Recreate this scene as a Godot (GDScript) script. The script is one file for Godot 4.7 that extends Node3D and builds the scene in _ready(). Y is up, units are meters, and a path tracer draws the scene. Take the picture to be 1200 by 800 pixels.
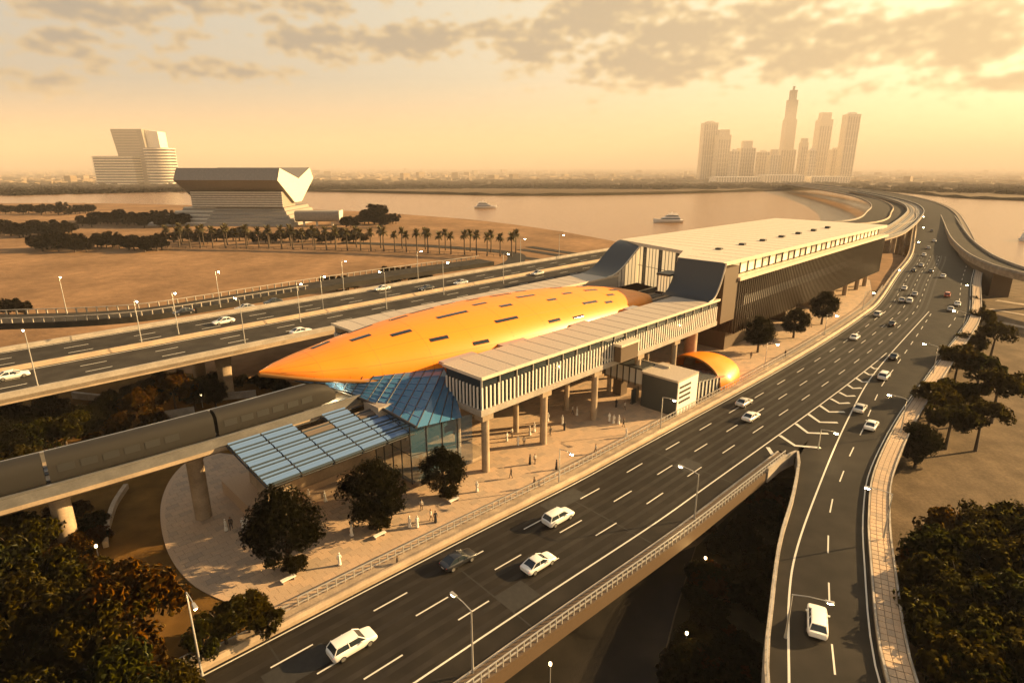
extends Node3D
# A metro station beside an elevated highway at golden hour. Metres, y up, the camera looks along -Z.
# Points are worked out from photo pixels on known levels with at(), or in the station's own axes with ST(along, across, height).

const R := 0.70710678
const EYE := 46.0
const LENS := 693.0
var tilt := atan(208.0 / 693.0)
var M := {}
var taken := {}
var rng := RandomNumberGenerator.new()

class MB:
	# collects flat or smooth faces in world space; commit() makes one mesh whose origin is `base`
	var v := PackedVector3Array()
	var n := PackedVector3Array()
	var c := PackedColorArray()
	var i := PackedInt32Array()
	var base := Vector3.ZERO
	var col := Color(1, 1, 1)
	var coloured := false
	func _init(b := Vector3.ZERO): base = b
	func put(p: Vector3, nn: Vector3) -> int:
		v.append(p - base); n.append(nn)
		if coloured: c.append(col)
		return v.size() - 1
	func tri(a: Vector3, b: Vector3, d: Vector3):
		var nn := (b - a).cross(d - a).normalized()
		var k := put(a, nn); put(b, nn); put(d, nn)
		i.append_array([k, k + 2, k + 1])
	func quad(a: Vector3, b: Vector3, d: Vector3, e: Vector3):
		# counter-clockwise seen from outside
		var nn := (d - a).cross(e - b).normalized()
		var k := put(a, nn); put(b, nn); put(d, nn); put(e, nn)
		i.append_array([k, k + 2, k + 1, k, k + 3, k + 2])
	func hexa(p: Array):
		# p: four bottom corners counter-clockwise seen from above, then the four above them
		quad(p[3], p[2], p[1], p[0]); quad(p[4], p[5], p[6], p[7])
		for k in 4:
			var j := (k + 1) % 4
			quad(p[k], p[j], p[4 + j], p[4 + k])
	func obox(o: Vector3, x: Vector3, y: Vector3, z: Vector3):
		# centre and half axes, right-handed
		hexa([o - x - y + z, o + x - y + z, o + x - y - z, o - x - y - z, o - x + y + z, o + x + y + z, o + x + y - z, o - x + y - z])
	func bx(o: Vector3, s: Vector3): obox(o, Vector3(s.x / 2, 0, 0), Vector3(0, s.y / 2, 0), Vector3(0, 0, s.z / 2))
	func grid(rows: Array, closed := false):
		# smooth surface over rows of points, all of one length
		var h := rows.size()
		var w: int = rows[0].size()
		var k := v.size()
		for a in h:
			for b in w:
				var p: Vector3 = rows[a][b]
				var l: Vector3 = rows[a][(b + w - 1) % w if closed else maxi(b - 1, 0)]
				var r: Vector3 = rows[a][(b + 1) % w if closed else mini(b + 1, w - 1)]
				var u: Vector3 = rows[maxi(a - 1, 0)][b]
				var d: Vector3 = rows[mini(a + 1, h - 1)][b]
				put(p, (r - l).cross(d - u).normalized())
		for a in h - 1:
			for b in (w if closed else w - 1):
				var p0 := k + a * w + b
				var p1 := k + a * w + (b + 1) % w
				i.append_array([p0, p0 + w, p1, p1, p0 + w, p1 + w])
	func tube(path: Array, rad: Array, sides := 8, caps := true):
		var rows := []
		for a in path.size():
			var f: Vector3 = (path[mini(a + 1, path.size() - 1)] - path[maxi(a - 1, 0)]).normalized()
			var s := f.cross(Vector3.UP if absf(f.y) < 0.95 else Vector3.RIGHT).normalized()
			var u := s.cross(f)
			var row := []
			for b in sides:
				var t := -TAU * b / sides
				row.append(path[a] + (s * cos(t) + u * sin(t)) * rad[mini(a, rad.size() - 1)])
			rows.append(row)
		grid(rows, true)
		if caps:
			for e in [0, rows.size() - 1]:
				var row: Array = rows[e]
				for b in range(1, sides - 1):
					if e == 0: tri(row[0], row[b + 1], row[b])
					else: tri(row[0], row[b], row[b + 1])
	func sweep(path: Array, profile: Array, open := false):
		# profile points (right, up), counter-clockwise with right to the right and up upwards; flat facets
		var rings := []
		for a in path.size():
			var f: Vector3 = path[mini(a + 1, path.size() - 1)] - path[maxi(a - 1, 0)]
			f.y = 0
			var s := f.normalized().cross(Vector3.UP)
			var ring := []
			for q in profile: ring.append(path[a] + s * q.x + Vector3.UP * q.y)
			rings.append(ring)
		var m := profile.size()
		for a in path.size() - 1:
			for b in (m - 1 if open else m):
				var j := (b + 1) % m
				quad(rings[a][j], rings[a][b], rings[a + 1][b], rings[a + 1][j])
		if not open:
			for b in range(1, m - 1):
				tri(rings[0][0], rings[0][b], rings[0][b + 1])
				tri(rings[-1][0], rings[-1][b + 1], rings[-1][b])
	func poly(outline: Array, y0: float, y1: float, slope := 0.0):
		# a slab over an outline of (x, z), its sides down to y0
		var p := PackedVector2Array(outline)
		if Geometry2D.is_polygon_clockwise(p): p.reverse()
		var t := Geometry2D.triangulate_polygon(p)
		for a in range(0, t.size(), 3):
			var q := [p[t[a]], p[t[a + 1]], p[t[a + 2]]]
			if (q[1] - q[0]).cross(q[2] - q[0]) > 0: q.reverse()
			tri(Vector3(q[0].x, y1, q[0].y), Vector3(q[1].x, y1, q[1].y), Vector3(q[2].x, y1, q[2].y))
		if y0 < y1:
			for a in p.size():
				var b := p[(a + 1) % p.size()]
				var o := Vector2(b.y - p[a].y, -(b.x - p[a].x)).normalized() * slope
				quad(Vector3(p[a].x + o.x, y0, p[a].y + o.y), Vector3(p[a].x, y1, p[a].y), Vector3(b.x, y1, b.y), Vector3(b.x + o.x, y0, b.y + o.y))
	func commit() -> ArrayMesh:
		var a := []
		a.resize(Mesh.ARRAY_MAX)
		a[Mesh.ARRAY_VERTEX] = v
		a[Mesh.ARRAY_NORMAL] = n
		if coloured: a[Mesh.ARRAY_COLOR] = c
		a[Mesh.ARRAY_INDEX] = i
		var m := ArrayMesh.new()
		m.add_surface_from_arrays(Mesh.PRIMITIVE_TRIANGLES, a)
		return m

# ---------------------------------------------------------------- places
func at(px: float, py: float, h := 0.0) -> Vector3:
	var dx := px - 600.0
	var dy := py - 400.0
	var down := dy * cos(tilt) + LENS * sin(tilt)
	var fwd := LENS * cos(tilt) - dy * sin(tilt)
	var k := (EYE - h) / down
	return Vector3(dx * k, h, -fwd * k)
func ST(s: float, t: float, h := 0.0) -> Vector3: return Vector3((s + t) * R, h, (t - s) * R)
func along(a: Array, h: float) -> Array:
	var o := []
	for p in a: o.append(at(p[0], p[1], h))
	return o
func smooth(a: Array, n := 6) -> Array:
	# Catmull-Rom through the points
	var o := []
	for k in a.size() - 1:
		var p0: Vector3 = a[maxi(k - 1, 0)]
		var p3: Vector3 = a[mini(k + 2, a.size() - 1)]
		for j in n: o.append((a[k] as Vector3).cubic_interpolate(a[k + 1], p0, p3, float(j) / n))
	o.append(a[-1])
	return o
func shifted(a: Array, d: float, up := 0.0) -> Array:
	var o := []
	for k in a.size():
		var f: Vector3 = a[mini(k + 1, a.size() - 1)] - a[maxi(k - 1, 0)]
		f.y = 0
		o.append(a[k] + f.normalized().cross(Vector3.UP) * d + Vector3.UP * up)
	return o
func length_of(a: Array) -> float:
	var l := 0.0
	for k in a.size() - 1: l += (a[k + 1] - a[k]).length()
	return l
func walk(a: Array, d: float) -> Array:
	# point and direction at a distance along a path
	for k in a.size() - 1:
		var e: Vector3 = a[k + 1] - a[k]
		if d <= e.length() or k == a.size() - 2: return [a[k] + e.normalized() * d, e.normalized()]
		d -= e.length()
	return [a[0], Vector3.FORWARD]
func section(a: Array, d0: float, d1: float, step := 4.0) -> Array:
	var o := []
	var n := maxi(1, int((d1 - d0) / step))
	for k in n + 1: o.append(walk(a, lerpf(d0, d1, float(k) / n))[0])
	return o
func nearest(a: Array, p: Vector3) -> float:
	var best := 1e9
	var r := 0.0
	var run := 0.0
	for k in a.size() - 1:
		var e: Vector3 = a[k + 1] - a[k]
		var t := clampf((p - a[k]).dot(e) / e.length_squared(), 0, 1)
		var d: float = (a[k] + e * t - p).length()
		if d < best: best = d; r = run + t * e.length()
		run += e.length()
	return r
func flat(a: Array) -> Array:
	var o := []
	for p in a: o.append(Vector2(p.x, p.z))
	return o

# ---------------------------------------------------------------- nodes
func numbered(called: String) -> String:
	var k: int = taken.get(called, 0)
	taken[called] = k + 1
	return called if k == 0 else "%s_%03d" % [called, k]
func tag(o: Node, label: String, category: String, group := "", kind := ""):
	o.set_meta("label", label)
	if category: o.set_meta("category", category)
	if group: o.set_meta("group", group)
	if kind: o.set_meta("kind", kind)
func thing(called: String, label: String, category: String, base := Vector3.ZERO, group := "") -> Node3D:
	var o := Node3D.new()
	o.name = numbered(called)
	add_child(o, true)
	o.position = base
	tag(o, label, category, group)
	return o
func part(parent: Node, called: String, mesh: Mesh, mat: Material, pos := Vector3.ZERO) -> MeshInstance3D:
	var o := MeshInstance3D.new()
	o.name = numbered(called) if parent == self else called
	o.mesh = mesh
	o.material_override = mat
	parent.add_child(o, true)
	o.position = pos
	return o
func made(parent: Node, called: String, mb: MB, mat: Material, pos := Vector3.ZERO) -> MeshInstance3D:
	return part(parent, called, mb.commit(), mat, pos)
func setting(called: String, mb: MB, mat: Material, label := "") -> MeshInstance3D:
	var o := made(self, called, mb, mat, mb.base)
	o.set_meta("kind", "structure")
	if label: o.set_meta("label", label)
	return o
func stuff(o: Node) -> Node:
	o.set_meta("kind", "stuff")
	return o
func again(o: Node3D, pos: Vector3, turn := 0.0, label := "", grow := 1.0) -> Node3D:
	var called := String(o.name)
	var c: Node3D = o.duplicate()
	c.name = numbered(called)
	add_child(c, true)
	c.position = pos
	c.rotation = Vector3(0, turn, 0)
	c.scale = Vector3.ONE * grow
	if label: c.set_meta("label", label)
	return c

# ---------------------------------------------------------------- materials
func lin(r: float, g: float, b: float) -> Color: return Color(r, g, b).linear_to_srgb()
func speckle(seed_: int, freq: float, lo: float, hi: float, octaves := 4, size := 512, power := 1.0) -> ImageTexture:
	var f := FastNoiseLite.new()
	f.seed = seed_
	f.frequency = freq
	f.fractal_octaves = octaves
	var src := f.get_seamless_image(size, size)
	var d := src.get_data()
	var o := PackedByteArray()
	o.resize(size * size * 3)
	var lut := PackedByteArray()
	for k in 256: lut.append(clampi(int(255.0 * lerpf(lo, hi, pow(k / 255.0, power))), 0, 255))
	for k in size * size:
		var b := lut[d[k]]
		o[k * 3] = b; o[k * 3 + 1] = b; o[k * 3 + 2] = b
	return ImageTexture.create_from_image(Image.create_from_data(size, size, false, Image.FORMAT_RGB8, o))
func bumps(seed_: int, freq: float, strength: float, size := 512) -> ImageTexture:
	var f := FastNoiseLite.new()
	f.seed = seed_
	f.frequency = freq
	f.fractal_octaves = 4
	var src := f.get_seamless_image(size, size)
	src.bump_map_to_normal_map(strength)
	return ImageTexture.create_from_image(src)
func mat(called: String, c: Color, rough := 0.7, tex: Texture2D = null, per_m := 0.2, normal: Texture2D = null, depth := 0.5, metal := 0.0) -> StandardMaterial3D:
	var m := StandardMaterial3D.new()
	m.resource_name = called
	m.albedo_color = c
	m.roughness = rough
	m.metallic = metal
	if tex: m.albedo_texture = tex
	if normal:
		m.normal_enabled = true
		m.normal_texture = normal
		m.normal_scale = depth
	if tex or normal:
		m.uv1_triplanar = true
		m.uv1_world_triplanar = true
		m.uv1_scale = Vector3.ONE * per_m
	M[called] = m
	return m
func layered(m: StandardMaterial3D, tex: Texture2D, per_m: float):
	# a second, coarser pattern multiplied over the first
	m.detail_enabled = true
	m.detail_albedo = tex
	m.detail_blend_mode = BaseMaterial3D.BLEND_MODE_MUL
	m.detail_uv_layer = BaseMaterial3D.DETAIL_UV_2
	m.uv2_triplanar = true
	m.uv2_world_triplanar = true
	m.uv2_scale = Vector3.ONE * per_m

func _ready():
	rng.seed = 20
	# ---- camera
	var cam := Camera3D.new()
	cam.name = "camera"
	add_child(cam)
	cam.position = Vector3(0, EYE, 0)
	cam.rotation.x = -tilt
	cam.fov = rad_to_deg(2.0 * atan(400.0 / LENS))
	cam.near = 0.5
	cam.far = 40000.0
	cam.current = true
	# ---- sky, air, exposure
	var env := Environment.new()
	env.background_mode = Environment.BG_SKY
	env.sky = Sky.new()
	env.sky.sky_material = evening_sky()
	env.background_energy_multiplier = 0.28
	env.tonemap_mode = Environment.TONE_MAPPER_LINEAR
	env.tonemap_exposure = 2.85
	env.fog_enabled = true
	env.fog_density = 0.00008
	env.volumetric_fog_enabled = true
	env.volumetric_fog_density = 0.0
	env.fog_light_color = lin(0.95, 0.85, 0.78)
	env.sdfgi_enabled = true
	env.ssao_enabled = true
	env.ssil_enabled = true
	var world := WorldEnvironment.new()
	world.name = "world"
	world.environment = env
	add_child(world)
	# ---- sun: low, beyond the right edge of the picture
	var sun := DirectionalLight3D.new()
	sun.name = "sun"
	add_child(sun)
	var az := deg_to_rad(76.0)
	var el := deg_to_rad(19.0)
	sun.look_at_from_position(Vector3(sin(az) * cos(el), sin(el), -cos(az) * cos(el)) * 100.0, Vector3.ZERO)
	sun.light_color = lin(1.0, 0.65, 0.28)
	sun.light_energy = 1.6
	sun.light_angular_distance = 0.6
	sun.shadow_enabled = true
	materials()
	# ---- the setting
	terrain()
	roads()
	rail_viaduct()
	# ---- buildings
	station()
	lift_tower()
	museum()
	office_block()
	skyline()
	far_haze()
	# ---- objects
	railings()
	palms_and_far_trees()
	near_trees()
	cars()
	train()
	lamps()
	boats()
	people()
	small_things()

func evening_sky() -> PanoramaSkyMaterial:
	var w := 2048
	var h := 1024
	var big := FastNoiseLite.new()
	big.seed = 11; big.frequency = 1.0; big.fractal_octaves = 5; big.fractal_gain = 0.55
	var fine := FastNoiseLite.new()
	fine.seed = 5; fine.frequency = 3.4; fine.fractal_octaves = 4
	# cloud banks: azimuth, elevation, half width, half height in degrees, weight
	var banks := [[-32.8, 10.8, 8, 1.3, 1.0], [-22.4, 12.0, 8, 1.1, 1.0], [-34.3, 8.2, 5.5, 1.3, 0.8], [-15.9, 9.8, 3.6, 1.1, 1.35], [-8.9, 10.3, 4.6, 1.1, 1.4], [-24.9, 7.2, 4.6, 0.7, 1.2], [-38, 5.7, 3.0, 0.8, 0.9], [-2.2, 11.0, 2.6, 0.8, 1.1], [2.8, 10.2, 5.0, 1.8, 1.35], [7.4, 11.6, 5.4, 2.0, 1.35], [11.2, 8.2, 4.6, 1.9, 1.3], [15.0, 9.6, 6, 2.2, 1.3], [21.9, 10.0, 4.6, 2.2, 1.25], [24.7, 8.0, 4.0, 1.2, 1.25], [28.7, 9.2, 4.4, 2.2, 1.25], [34.6, 9.0, 4.6, 2.3, 1.3], [37.5, 5.5, 3.2, 0.55, 1.45],
		[46, 10, 6, 2, 1.1], [58, 13, 9, 2.2, 1.0], [-50, 11, 9, 2, 1.0], [-66, 13, 9, 2, 1.0], [-90, 11, 14, 2.4, 1.0], [88, 13, 12, 2.4, 1.0], [112, 11, 12, 2.2, 1.0], [-120, 13, 14, 2.6, 1.0], [140, 12, 14, 2.4, 1.0], [-152, 12, 14, 2.4, 1.0], [172, 12, 14, 2.4, 1.0], [-10, 17, 14, 2.6, 1.0], [24, 18, 16, 3, 1.0], [60, 24, 18, 3.4, 1.0], [-44, 20, 16, 3, 1.0], [-95, 24, 20, 4, 1.0], [110, 26, 20, 4, 1.0], [165, 25, 20, 4, 1.0], [-145, 26, 20, 4, 1.0], [5, 32, 22, 4.5, 0.9], [-60, 36, 24, 5, 0.9]]
	var data := PackedFloat32Array()
	data.resize(w * h * 3)
	for y in h:
		var e := 90.0 - 180.0 * (y + 0.5) / h
		if e < -0.5: e = -0.5
		var up := clampf(e / 90.0, 0, 1)
		var a1 := 1.0 - exp(-e / 9.0)
		for x in w:
			var az := (float(x) + 0.5) / w * 360.0   # column 0 faces -Z, then turning right
			if az > 180.0: az -= 360.0
			var d := az - 66.0
			if d > 180.0: d -= 360.0
			if d < -180.0: d += 360.0
			# air: warm at the horizon, paler above, brighter towards the sun
			var side := exp(-d * d / (2.0 * 42.0 * 42.0))
			var low := Vector3(0.86, 0.59, 0.31).lerp(Vector3(1.95, 1.30, 0.52), side)
			var mid := Vector3(0.74, 0.73, 0.65).lerp(Vector3(2.0, 1.68, 1.04), side)
			var top := Vector3(0.30, 0.35, 0.41).lerp(Vector3(0.40, 0.42, 0.44), side)
			var c := low.lerp(mid, a1).lerp(top, smoothstep(0.12, 0.7, up))
			var ds := d * d + (e - 14.0) * (e - 14.0) * 2.0
			c += Vector3(0.55, 0.38, 0.16) * exp(-ds / 700.0)
			if e > 2.0 and e < 60.0:
				var weight := 0.0
				for b in banks:
					var q: float = absf(az - b[0])
					if q > 180.0: q = 360.0 - q
					q /= b[2]
					var r: float = (e - b[1]) / b[3]
					var g := q * q + r * r
					if g < 5.0: weight = maxf(weight, b[4] * exp(-g * 0.5))
				if weight > 0.05:
					var dir := Vector3(sin(deg_to_rad(az)) * cos(deg_to_rad(e)), sin(deg_to_rad(e)) * 2.3, -cos(deg_to_rad(az)) * cos(deg_to_rad(e))) * 9.0
					var k := big.get_noise_3dv(dir) * 0.6 + fine.get_noise_3dv(dir) * 0.6
					var cov := smoothstep(0.40, 0.82, weight + k * 1.35)
					var thick := smoothstep(0.55, 1.25, weight + k * 1.35)
					var rim := Vector3(1.08, 0.74, 0.36).lerp(Vector3(1.7, 1.25, 0.62), side)
					var core := Vector3(0.60, 0.49, 0.36).lerp(Vector3(1.12, 0.76, 0.36), side)
					c = c.lerp(rim.lerp(core, thick * 0.8 + 0.2), cov * 0.88)
			var o := (y * w + x) * 3
			data[o] = c.x; data[o + 1] = c.y; data[o + 2] = c.z
	var im := Image.create_from_data(w, h, false, Image.FORMAT_RGBF, data.to_byte_array())
	var m := PanoramaSkyMaterial.new()
	m.panorama = ImageTexture.create_from_image(im)
	return m

func materials():
	var grain := speckle(1, 0.02, 0.84, 1.0)
	var blotch := speckle(2, 0.012, 0.72, 1.0, 5)
	var fine := speckle(3, 0.12, 0.72, 1.0, 3)
	var rough_n := bumps(4, 0.05, 6.0)
	var wave_n := bumps(6, 0.03, 8.0)
	var leaf_n := bumps(7, 0.15, 10.0)
	layered(mat("asphalt", lin(0.038, 0.032, 0.026), 0.7, fine, 0.35, rough_n, 0.3), blotch, 0.03)
	layered(mat("old_asphalt", lin(0.075, 0.066, 0.055), 0.85, fine, 0.35, rough_n, 0.3), blotch, 0.03)
	layered(mat("concrete", lin(0.56, 0.42, 0.28), 0.8, grain, 0.3, rough_n, 0.15), blotch, 0.05)
	layered(mat("pale_concrete", lin(0.55, 0.48, 0.40), 0.75, grain, 0.3, rough_n, 0.12), blotch, 0.06)
	layered(mat("grey_concrete", lin(0.20, 0.19, 0.18), 0.75, grain, 0.3, rough_n, 0.12), blotch, 0.06)
	mat("stone", lin(0.51, 0.365, 0.24), 0.75, grain, 0.5, rough_n, 0.15)
	mat("stone_warm", lin(0.56, 0.39, 0.25), 0.75, grain, 0.55, rough_n, 0.15)
	mat("stone_dark", lin(0.43, 0.32, 0.22), 0.75, grain, 0.45, rough_n, 0.15)
	layered(mat("joint", lin(0.24, 0.175, 0.12), 0.9, grain, 0.5), blotch, 0.05)
	layered(mat("sand", lin(0.40, 0.235, 0.12), 0.95, grain, 0.013, rough_n, 0.12), blotch, 0.0031)
	layered(mat("pale_sand", lin(0.46, 0.33, 0.21), 0.95, grain, 0.02, rough_n, 0.4), blotch, 0.006)
	layered(mat("lawn", lin(0.30, 0.155, 0.035), 0.95, fine, 0.4, leaf_n, 0.9), blotch, 0.035)
	layered(mat("scrub", lin(0.085, 0.062, 0.026), 0.95, fine, 0.3, leaf_n, 1.2), blotch, 0.06)
	layered(mat("low_ground", lin(0.24, 0.17, 0.10), 0.95, grain, 0.12, rough_n, 0.5), blotch, 0.02)
	for k in ["asphalt", "old_asphalt", "low_ground", "sand", "pale_sand", "lawn", "scrub"]: M[k].metallic_specular = 0.25
	layered(mat("worn_asphalt", lin(0.044, 0.037, 0.030), 0.6, fine, 0.35, rough_n, 0.2), blotch, 0.06)
	M.worn_asphalt.metallic_specular = 0.3
	layered(mat("patch_asphalt", lin(0.030, 0.027, 0.024), 0.8, fine, 0.5, rough_n, 0.3), blotch, 0.2)
	mat("slat_bronze", lin(0.13, 0.10, 0.075), 0.5)
	mat("train_grey", lin(0.030, 0.028, 0.026), 0.6)
	M.train_grey.metallic_specular = 0.2
	mat("white_paint", lin(0.78, 0.74, 0.66), 0.6, fine, 0.7)
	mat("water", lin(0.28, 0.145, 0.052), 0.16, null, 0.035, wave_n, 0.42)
	mat("fin_white", lin(0.80, 0.75, 0.66), 0.45)
	mat("roof_cream", lin(0.72, 0.62, 0.47), 0.55, grain, 0.12)
	mat("roof_sheet", lin(0.50, 0.42, 0.33), 0.55, grain, 0.25)
	mat("slate_sheet", lin(0.050, 0.054, 0.054), 0.42, grain, 0.3)
	mat("bronze", lin(0.045, 0.029, 0.017), 0.42, grain, 0.4, null, 0.5, 0.35)
	mat("bronze_wall", lin(0.11, 0.070, 0.038), 0.6, grain, 0.3)
	mat("dark_frame", lin(0.02, 0.02, 0.02), 0.45)
	mat("steel", lin(0.45, 0.43, 0.40), 0.35, null, 1.0, null, 0.5, 0.8)
	mat("galvanised", lin(0.40, 0.38, 0.35), 0.5, null, 1.0, null, 0.5, 0.4)
	mat("slat_blue", lin(0.11, 0.19, 0.36), 0.3)
	mat("slat_dark", lin(0.045, 0.06, 0.07), 0.3)
	mat("dark_glass", lin(0.018, 0.026, 0.032), 0.08)
	mat("bright_glass", lin(0.55, 0.52, 0.46), 0.12)
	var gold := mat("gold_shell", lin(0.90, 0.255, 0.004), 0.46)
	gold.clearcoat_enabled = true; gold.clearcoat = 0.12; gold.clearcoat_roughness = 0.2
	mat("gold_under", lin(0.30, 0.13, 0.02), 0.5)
	var g := mat("blue_glass", lin(0.05, 0.16, 0.29), 0.10)
	g.transparency = BaseMaterial3D.TRANSPARENCY_ALPHA
	g.albedo_color.a = 0.85
	var g2 := mat("clear_glass", lin(0.30, 0.33, 0.33), 0.04)
	g2.transparency = BaseMaterial3D.TRANSPARENCY_ALPHA
	g2.albedo_color.a = 0.25
	for a in [["leaf_green", 0.85, 0.72], ["leaf_dark", 0.45, 0.38], ["leaf_gold", 0.95, 0.62]]:
		var l := mat(a[0], Color(1, 1, 1), 0.6)
		l.vertex_color_use_as_albedo = true
		l.backlight_enabled = true
		l.backlight = lin(a[1], a[2], 0.06)
		l.cull_mode = BaseMaterial3D.CULL_DISABLED
	mat("bark", lin(0.10, 0.07, 0.045), 0.9, fine, 0.8)
	var lamp := mat("lamp_glow", Color(1, 0.9, 0.7), 0.4)
	lamp.emission_enabled = true; lamp.emission = Color(1, 0.86, 0.62); lamp.emission_energy_multiplier = 60.0
	var globe := mat("globe_glow", Color(1, 0.9, 0.7), 0.4)
	globe.emission_enabled = true; globe.emission = Color(1, 0.86, 0.62); globe.emission_energy_multiplier = 5.0
	var g3 := mat("tinted_glass", lin(0.06, 0.16, 0.24), 0.05)
	g3.transparency = BaseMaterial3D.TRANSPARENCY_ALPHA
	g3.albedo_color.a = 0.42
	var head := mat("headlight_glow", Color(1, 0.95, 0.85), 0.3)
	head.emission_enabled = true; head.emission = Color(1, 0.88, 0.66); head.emission_energy_multiplier = 14.0
	var tail := mat("taillight_glow", Color(0.6, 0.03, 0.02), 0.3)
	tail.emission_enabled = true; tail.emission = Color(1, 0.10, 0.03); tail.emission_energy_multiplier = 4.0
	var pane_glow := mat("added_glow_pane", Color(0.9, 0.85, 0.75), 0.3)
	pane_glow.emission_enabled = true; pane_glow.emission = Color(1, 0.82, 0.55); pane_glow.emission_energy_multiplier = 0.22  # weak added emission brightens the hall glazing; no lamp stands behind it
	for a in [["car_white", 0.72, 0.70, 0.66], ["car_dark", 0.012, 0.013, 0.016], ["car_silver", 0.42, 0.41, 0.39], ["car_red", 0.35, 0.05, 0.02]]:
		var p := mat(a[0], lin(a[1], a[2], a[3]), 0.35)
		p.clearcoat_enabled = true; p.clearcoat = 0.6; p.clearcoat_roughness = 0.08
	mat("tyre", lin(0.012, 0.012, 0.012), 0.85)
	mat("plastic_black", lin(0.02, 0.02, 0.02), 0.6)
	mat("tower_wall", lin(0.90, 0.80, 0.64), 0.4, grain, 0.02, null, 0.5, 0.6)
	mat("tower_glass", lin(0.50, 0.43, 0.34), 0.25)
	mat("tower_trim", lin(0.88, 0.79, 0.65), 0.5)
	mat("hull_white", lin(0.75, 0.72, 0.66), 0.35)
	mat("town_wall", lin(0.42, 0.30, 0.18), 0.85, fine, 0.02)
	mat("museum_white", lin(0.72, 0.66, 0.55), 0.6, grain, 0.05)
	mat("museum_grey", lin(0.30, 0.26, 0.21), 0.6, grain, 0.05)
	for a in [["cloth_white", 0.72, 0.68, 0.60], ["cloth_black", 0.02, 0.02, 0.022], ["cloth_brown", 0.14, 0.09, 0.05]]:
		var cl := mat(a[0], lin(a[1], a[2], a[3]), 0.9)
		cl.vertex_color_use_as_albedo = false
	var pc := mat("person_coat", Color(1, 1, 1), 0.85)
	pc.vertex_color_use_as_albedo = true

# ---------------------------------------------------------------- land, water, roads
const LOW := -6.0
var lane := []        # the dashed line between the 2nd and 3rd lane of the main road
var ramp_left := []
var ramp_right := []
var main_edge := 11.4

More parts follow.
